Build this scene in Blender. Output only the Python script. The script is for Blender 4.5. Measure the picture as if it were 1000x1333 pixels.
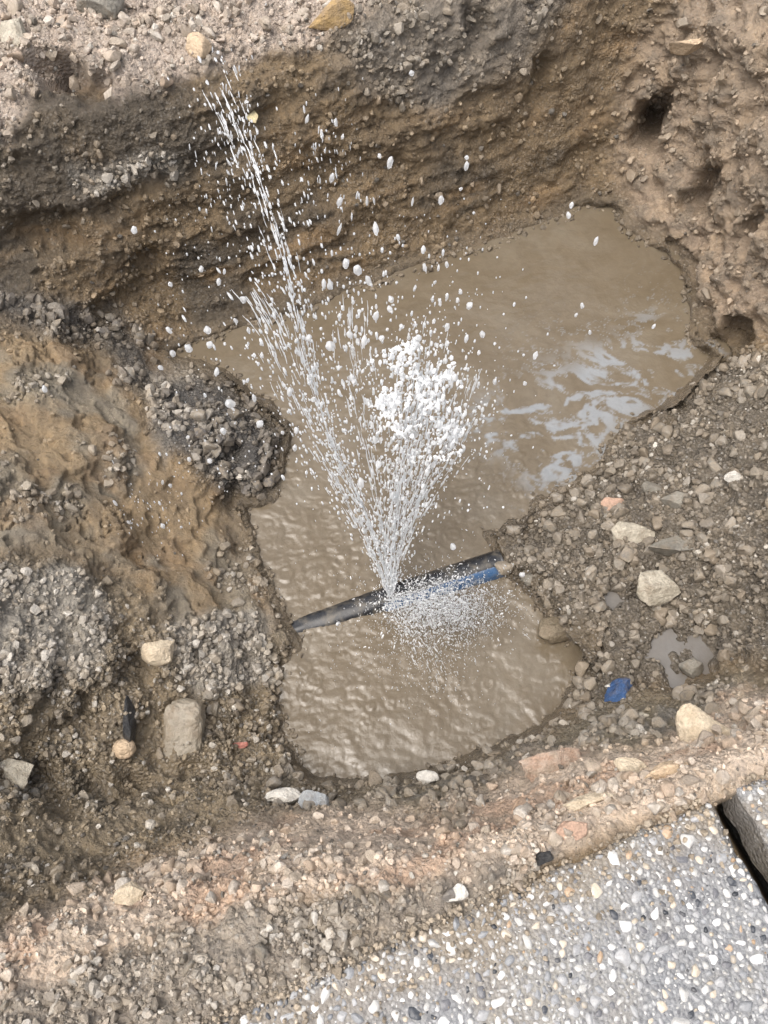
import bpy, bmesh, math
import numpy as np
from mathutils import Vector, Matrix

for o in list(bpy.data.objects):
    bpy.data.objects.remove(o)
SC = bpy.context.scene
COL = SC.collection
rng = np.random.default_rng(7)

# ------------------------------------------------------------------ camera
CAM_H, PITCH, FOV = 1.0, 62.0, 66.0
FPX = 666.5 / math.tan(math.radians(FOV / 2))
cam = bpy.data.cameras.new('camera')
cam.sensor_fit = 'VERTICAL'
cam.sensor_height = 24.0
cam.lens = 12.0 / math.tan(math.radians(FOV / 2))
cam.clip_start = 0.02
cam.clip_end = 2000
cam_o = bpy.data.objects.new('camera', cam)
COL.objects.link(cam_o)
cam_o.location = (0, 0, CAM_H)
cam_o.rotation_euler = (math.radians(90 - PITCH), 0, 0)
SC.camera = cam_o

# ------------------------------------------------------------------ world, sun, exposure
SUN_EL, SUN_AZ = 68.0, -118.0
w = bpy.data.worlds.new('World')
SC.world = w
w.use_nodes = True
nt = w.node_tree
nt.nodes.clear()
sky = nt.nodes.new('ShaderNodeTexSky')
sky.sky_type = 'NISHITA'
sky.sun_disc = False
sky.sun_elevation = math.radians(SUN_EL)
sky.sun_rotation = math.radians(SUN_AZ)
sky.air_density = 1.0
sky.dust_density = 6.0
sky.ozone_density = 1.0
hs = nt.nodes.new('ShaderNodeHueSaturation')
hs.inputs['Saturation'].default_value = 0.42
bg = nt.nodes.new('ShaderNodeBackground')
bg.inputs['Strength'].default_value = 0.15
wo = nt.nodes.new('ShaderNodeOutputWorld')
nt.links.new(sky.outputs[0], hs.inputs['Color'])
nt.links.new(hs.outputs[0], bg.inputs['Color'])
nt.links.new(bg.outputs[0], wo.inputs['Surface'])
sun = bpy.data.lights.new('sun', 'SUN')
sun.energy = 1.1
sun.angle = math.radians(60)
sun.color = (1.0, 0.93, 0.83)
sun_o = bpy.data.objects.new('sun', sun)
COL.objects.link(sun_o)
_az, _el = math.radians(SUN_AZ), math.radians(SUN_EL)
sd = Vector((math.sin(_az) * math.cos(_el), math.cos(_az) * math.cos(_el), math.sin(_el)))
sun_o.rotation_euler = sd.to_track_quat('Z', 'Y').to_euler()
sun_o.location = sd * 10
SC.view_settings.view_transform = 'Standard'
SC.view_settings.look = 'None'
SC.view_settings.exposure = 0.82
SC.view_settings.gamma = 1.0
SC.view_settings.use_curve_mapping = False
SC.cycles.max_bounces = 14
SC.cycles.diffuse_bounces = 6

# ------------------------------------------------------------------ helpers: projection and noise
P_ = math.radians(PITCH)
CAMP = np.array([0, 0, CAM_H])
RIGHT = np.array([1.0, 0, 0])
UP = np.array([0, math.sin(P_), math.cos(P_)])
FWD = np.array([0, math.cos(P_), -math.sin(P_)])
D = 0.55                                   # water level below the paving


def ray(u, v):
    """direction through a photo pixel (1000 x 1333)"""
    u = np.asarray(u, float); v = np.asarray(v, float)
    return ((u - 500) / FPX)[..., None] * RIGHT - ((v - 666.5) / FPX)[..., None] * UP + FWD


def un(u, v, z):
    """the point at height z that a photo pixel looks at"""
    d = ray(u, v)
    t = (np.asarray(z, float) - CAM_H) / d[..., 2]
    return CAMP + d * t[..., None]


def proj(p):
    q = np.asarray(p) - CAMP
    dz = q @ FWD
    return 500 + FPX * (q @ RIGHT) / dz, 666.5 - FPX * (q @ UP) / dz


def _hash(ix, iy, iz, k):
    h = (ix.astype(np.uint32) * np.uint32(374761393) + iy.astype(np.uint32) * np.uint32(668265263)
         + iz.astype(np.uint32) * np.uint32(2147483647) + np.uint32(k * 1274126177 & 0xffffffff))
    h = (h ^ (h >> np.uint32(13))) * np.uint32(1274126177)
    h = (h ^ (h >> np.uint32(16))) * np.uint32(2246822519)
    h = h ^ (h >> np.uint32(15))
    return (h & np.uint32(0xffffff)).astype(np.float32) / np.float32(0xffffff)


def vnoise(p, k=0):
    """smooth noise, about -1..1"""
    p = p.astype(np.float32)
    i = np.floor(p).astype(np.int64)
    f = p - i
    i = i.astype(np.int32)
    g = f * f * f * (f * (f * 6 - 15) + 10)
    r = 0
    for dx in (0, 1):
        wx = g[:, 0] if dx else 1 - g[:, 0]
        for dy in (0, 1):
            wy = g[:, 1] if dy else 1 - g[:, 1]
            for dz in (0, 1):
                wz = g[:, 2] if dz else 1 - g[:, 2]
                r = r + wx * wy * wz * _hash(i[:, 0] + dx, i[:, 1] + dy, i[:, 2] + dz, k)
    return r * 2 - 1


ROT = np.array([[0.36, 0.48, -0.8], [-0.8, 0.6, 0.0], [0.48, 0.64, 0.6]])


def fbm(p, octv=4, k=0, gain=0.5):
    a, s, r = 1.0, 0.0, 0
    q = p
    for o in range(octv):
        r = r + a * vnoise(q, k + o)
        s += a
        a *= gain
        q = (q @ ROT.T) * 2.03 + 17.3
    return r / s


def worley(p, k=0):
    """F1, F2 and an id per cell"""
    p = p.astype(np.float32)
    i = np.floor(p).astype(np.int32)
    n = len(p)
    f1 = np.full(n, 9, np.float32); f2 = np.full(n, 9, np.float32); cid = np.zeros(n, np.float32)
    for dx in (-1, 0, 1):
        for dy in (-1, 0, 1):
            for dz in (-1, 0, 1):
                a, b, c = i[:, 0] + dx, i[:, 1] + dy, i[:, 2] + dz
                h = _hash(a, b, c, k)
                d = (a + h - p[:, 0]) ** 2 + (b + _hash(a, b, c, k + 1) - p[:, 1]) ** 2 + (c + _hash(a, b, c, k + 2) - p[:, 2]) ** 2
                m = d < f1
                f2 = np.where(m, f1, np.minimum(f2, d))
                cid = np.where(m, h, cid)
                f1 = np.where(m, d, f1)
    return np.sqrt(f1), np.sqrt(f2), cid


def sstep(a, b, x):
    t = np.clip((x - a) / (b - a), 0, 1)
    return t * t * (3 - 2 * t)


def sdpoly(u, v, poly):
    """signed distance to a polygon, negative inside"""
    poly = np.asarray(poly, float)
    d = np.full(u.shape, 1e9); ins = np.zeros(u.shape, bool)
    for k in range(len(poly)):
        a = poly[k]; b = poly[(k + 1) % len(poly)]
        e = b - a
        t = np.clip(((u - a[0]) * e[0] + (v - a[1]) * e[1]) / (e @ e), 0, 1)
        d = np.minimum(d, (u - a[0] - t * e[0]) ** 2 + (v - a[1] - t * e[1]) ** 2)
        c = ((a[1] > v) != (b[1] > v))
        if abs(e[1]) > 1e-9:
            ins ^= c & (u < e[0] * (v - a[1]) / e[1] + a[0])
    d = np.sqrt(d)
    return np.where(ins, -d, d)


# ------------------------------------------------------------------ helpers: objects and materials
def mesh_np(name, verts, faces, smooth=True, cols=None, attrs=None):
    """faces: (n,3) or (n,4) integer array"""
    me = bpy.data.meshes.new(name)
    verts = np.ascontiguousarray(verts, np.float32); faces = np.ascontiguousarray(faces, np.int32)
    k = faces.shape[1]
    me.vertices.add(len(verts)); me.vertices.foreach_set('co', verts.ravel())
    me.loops.add(faces.size); me.loops.foreach_set('vertex_index', faces.ravel())
    me.polygons.add(len(faces))
    me.polygons.foreach_set('loop_start', np.arange(0, faces.size, k, dtype=np.int32))
    me.polygons.foreach_set('use_smooth', np.full(len(faces), smooth))
    me.update(calc_edges=True)
    if cols is not None:
        c = me.color_attributes.new('tint', 'FLOAT_COLOR', 'POINT')
        c.data.foreach_set('color', np.c_[cols, np.ones(len(cols))].astype(np.float32).ravel())
    for an, av in (attrs or {}).items():
        a = me.attributes.new(an, 'FLOAT', 'POINT')
        a.data.foreach_set('value', np.ascontiguousarray(av, np.float32))
    me.validate()
    return me


def obj(name, me, m=None, parent=None, loc=None, label=None, cat=None, group=None, kind=None):
    if m is not None and not me.materials:
        me.materials.append(m)
    o = bpy.data.objects.new(name, me)
    COL.objects.link(o)
    o.parent = parent
    if loc is not None:
        o.location = loc
    if label: o['label'] = label
    if cat: o['category'] = cat
    if group: o['group'] = group
    if kind: o['kind'] = kind
    return o


class Mat:
    def __init__(s, name):
        s.m = bpy.data.materials.new(name)
        s.m.use_nodes = True
        s.t = s.m.node_tree
        s.t.nodes.clear()
        s.out = s.n('ShaderNodeOutputMaterial')
        s.b = s.n('ShaderNodeBsdfPrincipled')
        s.l(s.b.outputs[0], s.out.inputs['Surface'])
        tc = s.n('ShaderNodeTexCoord')
        s.co = tc.outputs['Object']

    def n(s, t, **kw):
        x = s.t.nodes.new(t)
        for k, v in kw.items():
            setattr(x, k, v)
        return x

    def l(s, a, b):
        s.t.links.new(a, b)

    def set(s, **kw):
        for k, v in kw.items():
            k = k.replace('_', ' ')
            inp = s.b.inputs[k]
            if isinstance(v, bpy.types.NodeSocket): s.l(v, inp)
            else: inp.default_value = v
        return s

    def noise(s, scale, detail=4, rough=0.55, dist=0.0, vec=None, w=0):
        x = s.n('ShaderNodeTexNoise')
        x.noise_dimensions = '3D'
        x.inputs['Scale'].default_value = scale
        x.inputs['Detail'].default_value = detail
        x.inputs['Roughness'].default_value = rough
        x.inputs['Distortion'].default_value = dist
        s.l(vec or s.co, x.inputs['Vector'])
        return x.outputs['Fac']

    def voro(s, scale, feat='F1', out='Distance'):
        x = s.n('ShaderNodeTexVoronoi', feature=feat)
        x.inputs['Scale'].default_value = scale
        s.l(s.co, x.inputs['Vector'])
        return x.outputs[out]

    def ramp(s, fac, stops, interp='LINEAR'):
        x = s.n('ShaderNodeValToRGB')
        x.color_ramp.interpolation = interp
        el = x.color_ramp.elements
        while len(el) < len(stops): el.new(0.5)
        for e, (p, c) in zip(el, stops):
            e.position = p
            e.color = (*c, 1) if not isinstance(c, (int, float)) else (c, c, c, 1)
        s.l(fac, x.inputs[0])
        return x.outputs[0]

    def mix(s, a, b, fac, mode='MIX'):
        x = s.n('ShaderNodeMix', data_type='RGBA', blend_type=mode)
        for v, i in ((fac, 0), (a, 6), (b, 7)):
            if isinstance(v, bpy.types.NodeSocket): s.l(v, x.inputs[i])
            elif i == 0: x.inputs[i].default_value = v
            else: x.inputs[i].default_value = (*v, 1)
        return x.outputs[2]

    def math(s, op, a, b=0.0, clamp=False):
        x = s.n('ShaderNodeMath', operation=op, use_clamp=clamp)
        for v, i in ((a, 0), (b, 1)):
            if isinstance(v, bpy.types.NodeSocket): s.l(v, x.inputs[i])
            else: x.inputs[i].default_value = v
        return x.outputs[0]

    def attr(s, name, out='Fac'):
        x = s.n('ShaderNodeAttribute', attribute_name=name)
        return x.outputs[out]

    def bump(s, h, dist=0.002, strength=1.0, normal=None):
        x = s.n('ShaderNodeBump')
        x.inputs['Distance'].default_value = dist
        x.inputs['Strength'].default_value = strength
        s.l(h, x.inputs['Height'])
        if normal: s.l(normal, x.inputs['Normal'])
        return x.outputs[0]


def soil_mat():
    s = Mat('wet_soil')
    tint = s.attr('tint', 'Color'); grit = s.attr('grit'); wet = s.attr('wet')
    n1 = s.noise(14, 6, 0.65); n2 = s.noise(75, 6, 0.75); n3 = s.noise(420, 3, 0.7)
    vc = s.n('ShaderNodeTexVoronoi'); vc.inputs['Scale'].default_value = 150; s.l(s.co, vc.inputs['Vector'])
    vd = vc.outputs['Distance']
    sep = s.n('ShaderNodeSeparateColor'); s.l(vc.outputs['Color'], sep.inputs[0])
    vsel = sep.outputs[0]
    c = s.mix(tint, s.ramp(n1, [(0.28, (0.62, 0.60, 0.60)), (0.5, (1, 1, 1)), (0.75, (1.28, 1.22, 1.12))]), 0.85, 'MULTIPLY')
    c = s.mix(c, s.ramp(n2, [(0.3, (0.6, 0.6, 0.6)), (0.52, (1, 1, 1)), (0.72, (1.35, 1.32, 1.28))]), 0.8, 'MULTIPLY')
    # small grains: pale and dark grit
    g = s.ramp(vsel, [(0.0, (0.10, 0.095, 0.09)), (0.2, (0.2, 0.17, 0.14)), (0.45, (0.30, 0.26, 0.21)), (0.7, (0.42, 0.37, 0.31)), (0.9, (0.62, 0.58, 0.53)), (1.0, (0.72, 0.7, 0.66))])
    gm = s.math('MULTIPLY', grit, s.ramp(vd, [(0.3, 1.0), (0.55, 0.0)]))
    gm = s.math('MULTIPLY', gm, s.ramp(n2, [(0.4, 0.15), (0.6, 0.9)]))
    g = s.mix(g, tint, 0.5)
    c = s.mix(c, g, gm)
    r = s.math('ADD', s.math('MULTIPLY', wet, -0.42), s.math('ADD', s.math('MULTIPLY', n2, 0.55), 0.33), True)
    h = s.math('ADD', s.math('MULTIPLY', n2, 0.9), s.math('MULTIPLY', n3, 0.35))
    h = s.math('ADD', h, s.math('MULTIPLY', s.math('MULTIPLY', grit, vd), -0.9))
    nrm = s.bump(h, 0.009, 1.0)
    s.set(Base_Color=c, Roughness=r, Normal=nrm)
    s.b.inputs['Specular IOR Level'].default_value = 0.5
    return s.m


def stone_mat(name, stops, mud=0.45, wet=0.35, byrandom=True):
    s = Mat(name)
    k = 0.02 if byrandom else 1.0
    if byrandom:
        oi = s.n('ShaderNodeObjectInfo')
        c = s.ramp(oi.outputs['Random'], stops)
    else:
        c = s.attr('tint', 'Color')
    n1 = s.noise(70 * k, 5, 0.65); n2 = s.noise(260 * k, 4, 0.6)
    c = s.mix(c, s.ramp(n2, [(0.3, (0.65, 0.65, 0.65)), (0.55, (1, 1, 1)), (0.75, (1.2, 1.2, 1.18))]), 0.8, 'MULTIPLY')
    c = s.mix(c, (0.25, 0.205, 0.15), s.ramp(n1, [(0.38, 0.15), (0.56, mud)]))
    s.set(Base_Color=c, Roughness=s.ramp(n1, [(0.3, wet), (0.7, wet + 0.3)]), Normal=s.bump(n2, 0.003, 0.8))
    return s.m


def plain_stone(name, col, col2=None, mud=0.35, wet=0.4, scale=40):
    s = Mat(name)
    n1 = s.noise(scale, 5, 0.65); n2 = s.noise(scale * 5, 5, 0.65)
    c = s.mix(col, col2 or tuple(x * 0.6 for x in col), s.ramp(n1, [(0.4, 0.0), (0.65, 1.0)]))
    c = s.mix(c, s.ramp(n2, [(0.3, (0.65, 0.64, 0.62)), (0.55, (1, 1, 1)), (0.8, (1.15, 1.15, 1.15))]), 0.8, 'MULTIPLY')
    n3 = s.noise(scale * 0.7, 6, 0.7)
    c = s.mix(c, (0.21, 0.165, 0.115), s.ramp(n3, [(0.48, 0.0), (0.6, mud)]))
    s.set(Base_Color=c, Roughness=s.ramp(n2, [(0.3, wet), (0.7, wet + 0.3)]), Normal=s.bump(s.math('ADD', n2, n1), 0.006, 0.9))
    return s.m


# ------------------------------------------------------------------ the ground: a dug pit, one sheet
POOL = [(222, 452), (300, 425), (420, 390), (560, 340), (680, 298), (755, 263), (795, 262), (822, 305), (868, 322),
        (892, 352), (902, 400), (906, 440), (942, 462), (915, 498), (872, 525), (825, 548), (785, 590), (745, 628),
        (705, 655), (682, 690), (640, 694), (650, 740), (700, 772), (712, 826), (768, 828), (748, 890), (728, 935), (690, 962),
        (560, 1008), (470, 1024), (410, 1016), (380, 980), (362, 915), (366, 862), (392, 830), (368, 812), (345, 760),
        (322, 705), (310, 660), (352, 652), (368, 600), (372, 562), (338, 528), (300, 494), (262, 478), (228, 470)]
SLAB_EDGE_A, SLAB_K = (330, 1308), (925, 1040)

Ka = un(*SLAB_K, 0.0)
EDGE = Ka - un(*SLAB_EDGE_A, 0.0); EDGE[2] = 0; EDGE /= np.linalg.norm(EDGE)
NRM = np.array([EDGE[1], -EDGE[0], 0])          # from the edge onto the paving

# back face of the pit: a steep plane through the far waterline
W1, W2 = un(240, 440, -D), un(740, 268, -D)
EB = (W2 - W1); EB /= np.linalg.norm(EB)
NB = np.array([-EB[1], EB[0], 0])


def back_z(u, v, slope=70.0):
    d = ray(u, v)
    tn = math.tan(math.radians(slope))
    # z = -D + tn * ((x,y)-W1).NB
    k = tn * (d @ NB) - d[..., 2]
    c = -D + tn * ((CAMP - W1) @ NB) - CAM_H
    t = -c / k
    z = CAM_H + t * d[..., 2]
    return np.where((t > 0) & (z < 0.0), z, 0.0)


CTRL = [  # left bank
    (-450, 1333, -.02), (-450, 1000, 0), (-450, 700, 0.02), (-450, 480, 0.0), (-200, 850, -.08), (-200, 650, -.10), (-200, 480, -.2),
    (0, 850, -.21), (150, 850, -.31), (290, 850, -.45), (0, 760, -.20), (120, 760, -.31), (0, 700, -.21), (150, 700, -.34), (260, 700, -.47), (300, 740, -.5),
    (0, 600, -.24), (120, 600, -.33), (220, 620, -.44), (0, 520, -.28), (120, 520, -.37), (200, 500, -.49), (0, 430, -.31), (90, 440, -.36), (170, 455, -.45),
    (290, 545, -.455), (330, 560, -.475), (300, 610, -.49), (250, 560, -.44), (330, 640, -.525), (350, 800, -.53),
    # lower left
    (0, 940, -.25), (100, 930, -.34), (210, 930, -.42), (300, 930, -.48), (345, 900, -.53), (0, 1010, -.28), (100, 1010, -.36), (200, 1005, -.42), (300, 1000, -.46), (365, 1000, -.51),
    (0, 1080, -.24), (120, 1080, -.30), (240, 1070, -.33), (340, 1045, -.36), (0, 1150, -.15), (120, 1150, -.16), (220, 1120, -.2), (320, 1090, -.2), (400, 1045, -.41), (400, 1075, -.22),
    (0, 1220, -.07), (120, 1210, -.07), (260, 1150, -.09), (400, 1120, -.07), (0, 1333, -.03), (150, 1333, -.02), (200, 1260, -.03), (400, 1200, -.03),
    # near face under the paving
    (480, 1035, -.44), (490, 1062, -.23), (500, 1100, -.06), (600, 1012, -.44), (600, 1048, -.2), (600, 1085, -.05), (700, 972, -.43), (700, 1000, -.24), (700, 1050, -.05),
    (765, 935, -.43), (790, 965, -.2), (800, 1010, -.05), (860, 935, -.3), (880, 955, -.17), (890, 1000, -.04), (930, 915, -.3), (1000, 893, -.26), (1000, 930, -.12), (1000, 975, -.03),
    (1150, 850, -.12), (1150, 900, -.02), (600, 1170, -.02), (800, 1080, -.02),
    # right mound and puddles
    (1000, 480, -.42), (975, 452, -.46), (1000, 560, -.33), (900, 560, -.44), (835, 585, -.505), (785, 630, -.53), (1000, 700, -.3), (900, 680, -.4), (820, 680, -.475), (730, 680, -.52),
    (700, 745, -.5), (655, 722, -.515), (672, 738, -.50), (810, 790, -.475), (860, 800, -.45), (870, 860, -.45), (900, 830, -.44), (790, 860, -.48), (740, 790, -.505), (1000, 800, -.34), (960, 850, -.4), (900, 895, -.43), (790, 905, -.48), (840, 760, -.45), (900, 760, -.42),
    (1200, 480, -.2), (1200, 650, -.12), (1200, 780, -.12), (1450, 500, 0), (1450, 800, 0), (1450, 1100, 0),
    # right wall
    (845, 285, -.5), (905, 335, -.5), (925, 420, -.5), (960, 440, -.47), (1000, 400, -.39), (940, 330, -.42), (1000, 300, -.27), (930, 240, -.36), (880, 260, -.44), (840, 220, -.46), (1000, 200, -.16), (930, 150, -.24), (870, 150, -.32),
    (1000, 100, -.06), (920, 50, -.12), (1000, 0, 0), (1200, 300, 0), (1200, 100, 0), (1450, 200, 0), (1200, -200, 0), (960, -150, 0), (1450, -300, 0),
    # ground behind and beneath the paving
    (-450, 1750, 0), (0, 1800, 0), (500, 1800, -.02), (1000, 1800, -.02), (1450, 1750, 0), (500, 1400, -.02), (1000, 1300, -.02), (1200, 1100, -.02)]
ctrl = np.array(CTRL, float)
bw = []
for u_ in (-450, -200, 0, 150, 300, 450, 600, 740, 820):
    vb = 440 + (u_ - 240) * (268 - 440) / 500.0
    vb = min(vb, 400 if u_ < 100 else vb)
    for q in (0.93, 0.75, 0.55, 0.35, 0.15, 0.0):
        v_ = -60 + (vb + 60) * q
        if u_ > 780 and q > 0.7: continue
        bw.append((u_, v_, float(back_z(np.array(u_), np.array(v_)))))
    for v_ in (-150, -300, -420):
        bw.append((u_, v_, 0.0))
for u_, v_ in ((228, 452), (262, 436), (330, 414), (420, 386), (500, 358), (560, 337), (620, 316), (680, 294), (735, 270)):
    bw.append((u_, v_, -D + 0.01))
ctrl = np.vstack([ctrl, bw])


def tps_fit(c):
    n = len(c)
    xy = c[:, :2] / 300.0
    r = np.linalg.norm(xy[:, None] - xy[None], axis=2)
    K = r * r * np.log(r + 1e-9)
    A = np.zeros((n + 3, n + 3))
    A[:n, :n] = K + np.eye(n) * 0.02
    A[:n, n] = 1; A[:n, n + 1:] = xy
    A[n, :n] = 1; A[n + 1:, :n] = xy.T
    b = np.r_[c[:, 2], 0, 0, 0]
    return xy, np.linalg.solve(A, b)


def tps_eval(u, v, fit):
    xy, wgt = fit
    n = len(xy)
    q = np.stack([u, v], 1) / 300.0
    res = np.empty(len(q))
    for s in range(0, len(q), 40000):
        p = q[s:s + 40000].astype(np.float32)
        r = np.sqrt(((p[:, None] - xy[None].astype(np.float32)) ** 2).sum(2))
        K = r * r * np.log(r + 1e-9)
        res[s:s + 40000] = K @ wgt[:n].astype(np.float32) + wgt[n] + p @ wgt[n + 1:]
    return res


def axis(a, b, step, lo, hi, extra=34):
    core = np.arange(a, b + 0.1, step)
    k = np.linspace(0, 1, extra + 1)[1:]
    left = a - (a - lo) * k ** 1.7
    right = b + (hi - b) * k ** 1.7
    return np.r_[left[::-1], core, right]


US = axis(-30, 1030, 2.1, -450, 1450)
VS = axis(-30, 1363, 2.1, -420, 1800)
VS = np.sort(np.r_[VS, (VS[(VS > 905) & (VS < 1075)] + 1.05)])
NU, NV = len(US), len(VS)
UU, VV = np.meshgrid(US, VS)
U, V = UU.ravel(), VV.ravel()
Z = tps_eval(U, V, tps_fit(ctrl))
Z = np.minimum(Z, 0.02)
# warp so that outlines are ragged
wob = np.stack([U / 40, V / 40, np.zeros_like(U)], 1)
WU = U + 7 * fbm(wob, 3, 3); WV = V + 7 * fbm(wob + 50, 3, 9)
_w2 = np.stack([U / 13, V / 13, np.zeros_like(U)], 1)
sdp = sdpoly(WU + 5 * fbm(_w2, 2, 13), WV + 5 * fbm(_w2 + 20, 2, 15), POOL)
inside = sstep(4, -22, sdp)
Z = np.maximum(Z, -D + 0.004 + np.clip(sdp, 0, 25) * 0.0008)
low_bank = sstep(470, 540, V + 0.34 * (U - 240) * (U > 240))
low_bank *= sstep(965, 900, V + 0.3 * (U - 410))
soft = sstep(0, 34, sdp)
Z = np.where(sdp > 0, Z * (1 - low_bank) + (-D + 0.002 + (Z + D) * soft) * low_bank, Z)
Z = Z * (1 - inside) + (-D - 0.03 - np.clip(-sdp, 0, 120) * 0.0006) * inside


def mask(poly, feather=22, warp=1.0):
    return sstep(feather, -feather, sdpoly(U + (WU - U) * 2.2 * warp, V + (WV - V) * 2.2 * warp, poly))


# puddles on the right bank: flat hollows
PUD_A = [(782, 782), (800, 770), (812, 780), (832, 768), (840, 795), (822, 806), (818, 826), (800, 812)]
PUD_B = [(848, 836), (870, 818), (890, 836), (915, 826), (946, 842), (930, 862), (934, 882), (900, 880), (888, 900), (868, 892), (858, 866), (842, 856)]
ZA, ZB = -0.480, -0.447
for poly, zz in ((PUD_A, ZA), (PUD_B, ZB)):
    sd_ = sdpoly(U + (WU - U) * 1.8, V + (WV - V) * 1.8, poly)
    m_ = sstep(9, -9, sd_)
    Z = np.where((sd_ > 0) & (sd_ < 60), np.maximum(Z, zz + 0.002 + 0.0004 * np.clip(sd_, 0, 14)), Z)
    Z = Z * (1 - m_) + (zz - 0.006) * m_
BASE = un(U, V, Z)
# under the paving the ground is a flat bed
rel = BASE - Ka
se = rel @ EDGE; sn = rel @ NRM
onslab = (se > -0.82) & (se < 0.62) & (sn > 0.006) & (sn < 0.75)
joint = sstep(-0.012, -0.004, se) * sstep(0.048, 0.040, se) * sstep(0.002, 0.012, sn) * (sn < 0.42)
bed = sstep(0.006, 0.018, sn) * (se > -0.688) * (se < 0.49) * (sn < 0.41)
shelf = sstep(-0.05, -0.002, sn) * (1 - bed) * (se > -0.75) * (se < 0.65)
near = (sn > -0.08) & (V > 700)
Z = np.where(near, Z * (1 - shelf) + shelf * -0.006, Z)
Z = np.where(bed * near > 0, Z * (1 - bed) - 0.066 * bed, Z)
Z = np.where(near, Z * (1 - joint) - 0.16 * joint, Z)
BASE = un(U, V, Z)

G3 = BASE.reshape(NV, NU, 3)
# smooth normals
du = np.gradient(G3, axis=1); dv = np.gradient(G3, axis=0)
N3 = np.cross(dv, du)
N3 /= np.linalg.norm(N3, axis=2, keepdims=True) + 1e-12
N3[N3[..., 2] < -0.2] *= -1
for _ in range(4):
    a = N3.copy()
    a[1:-1] += N3[:-2] + N3[2:]; a[:, 1:-1] += N3[:, :-2] + N3[:, 2:]
    N3 = a / np.linalg.norm(a, axis=2, keepdims=True)
NR = N3.reshape(-1, 3)

# zones of soil (what the ground is made of)
Z_DARK = np.maximum.reduce([mask([(215, 510), (300, 488), (372, 560), (352, 652), (300, 648), (255, 600), (200, 560)], 14),
                            0.8 * mask([(-60, 375), (60, 385), (130, 420), (120, 445), (20, 415), (-60, 420)], 16),
                            0.7 * mask([(145, 400), (190, 440), (200, 500), (160, 500), (130, 440)], 18)])
Z_MOUND = mask([(640, 695), (700, 655), (775, 600), (830, 548), (905, 500), (950, 465), (1120, 450), (1150, 840), (960, 860), (890, 880), (760, 930), (700, 900), (705, 800), (650, 740)], 16)
Z_CLAY = mask([(-80, 430), (60, 430), (140, 470), (200, 560), (290, 660), (345, 760), (362, 830), (300, 840), (230, 815), (150, 740), (60, 715), (-80, 730)], 24)
Z_LOWL = mask([(-80, 740), (60, 730), (150, 760), (240, 820), (370, 840), (362, 930), (390, 1010), (350, 1060), (200, 1110), (-80, 1200)], 22)
Z_BED = mask([(-60, 1240), (120, 1160), (240, 1105), (430, 1055), (600, 1062), (700, 985), (790, 985), (870, 965), (960, 905), (1100, 880), (1100, 990), (900, 1040), (700, 1120), (560, 1150), (430, 1165), (300, 1190), (130, 1260), (-60, 1330)], 22)
Z_BEDG = mask([(-60, 1320), (130, 1255), (300, 1190), (430, 1165), (560, 1150), (720, 1110), (560, 1250), (300, 1400), (-60, 1420)], 20)
Z_WETN = mask([(370, 1010), (560, 1005), (690, 955), (760, 925), (1000, 870), (1000, 905), (870, 965), (790, 985), (700, 985), (600, 1062), (430, 1060), (350, 1050)], 16)
Z_RUB = mask([(-300, -300), (560, -300), (470, 20), (400, 62), (300, 72), (235, 95), (150, 125), (90, 75), (50, 110), (0, 190), (-300, 260)], 16)
Z_GREYT = 0.8 * mask([(430, 60), (480, 0), (760, -40), (700, 70), (560, 140), (470, 120)], 30)
Z_RW = mask([(830, 60), (900, -40), (1200, -60), (1200, 440), (985, 430), (925, 425), (890, 345), (815, 300), (800, 210)], 30)
Z_PALEG = np.maximum.reduce([mask([(-60, 750), (90, 738), (150, 800), (115, 880), (-60, 905)], 16), mask([(215, 812), (330, 800), (352, 880), (250, 905)], 14), 0.8 * mask([(200, 470), (255, 480), (250, 560), (215, 600), (190, 540)], 14), 0.7 * mask([(230, 220), (250, 190), (190, 200), (90, 215), (110, 250), (200, 240)], 12)])
patch = sstep(-0.15, 0.2, fbm(BASE * 11 + 31, 3, 131))
Z_GRAV = (0.4 + 0.6 * patch) * np.clip(Z_PALEG + Z_DARK + Z_MOUND + 0.9 * Z_LOWL + Z_BEDG + 0.75 * Z_BED + Z_RUB + 0.4 * Z_GREYT + 0.5 * Z_WETN, 0, 1)

Z_GRAV = np.maximum(Z_GRAV, 0.95 * np.maximum(Z_MOUND, Z_RUB))
Pw = BASE
n_lo = fbm(Pw * 7, 4, 21)
n_md = fbm(Pw * 26, 4, 31)
n_hi = fbm(Pw * 95, 3, 41)
col = np.empty((len(U), 3)); col[:] = (0.20, 0.145, 0.085)               # back face, brown loam


def paint(c, m):
    global col
    col = col * (1 - m[:, None]) + np.array(c) * m[:, None]


paint((0.088, 0.072, 0.053), sstep(-0.25, 0.35, n_lo + 0.0012 * (330 - U)) * 0.9)     # grey-brown loam patches; shade under the overhang painted darker to the left
paint((0.265, 0.178, 0.095), sstep(0.05, 0.45, fbm(Pw * np.array([5, 5, 16]), 4, 77)) * 0.75)  # ochre bands
paint((0.21, 0.185, 0.155), Z_GREYT)
paint((0.33, 0.255, 0.185), Z_RW * 0.95)
paint((0.19, 0.16, 0.125), Z_RW * sstep(0.0, 0.3, n_md) * 0.6)
paint((0.30, 0.222, 0.135), Z_CLAY)
paint((0.245, 0.215, 0.165), Z_CLAY * sstep(-0.1, 0.25, n_lo) * 0.8)
paint((0.32, 0.225, 0.135), Z_CLAY * sstep(0.15, 0.45, fbm(Pw * 11, 3, 88)) * 0.6)
paint((0.255, 0.228, 0.18), Z_CLAY * sstep(0.1, 0.3, fbm(Pw * 8 + 3, 3, 89)) * 0.8)
paint((0.25, 0.20, 0.135), Z_LOWL)
paint((0.12, 0.103, 0.078), Z_LOWL * sstep(0.0, 0.35, n_md) * 0.6)
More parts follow.
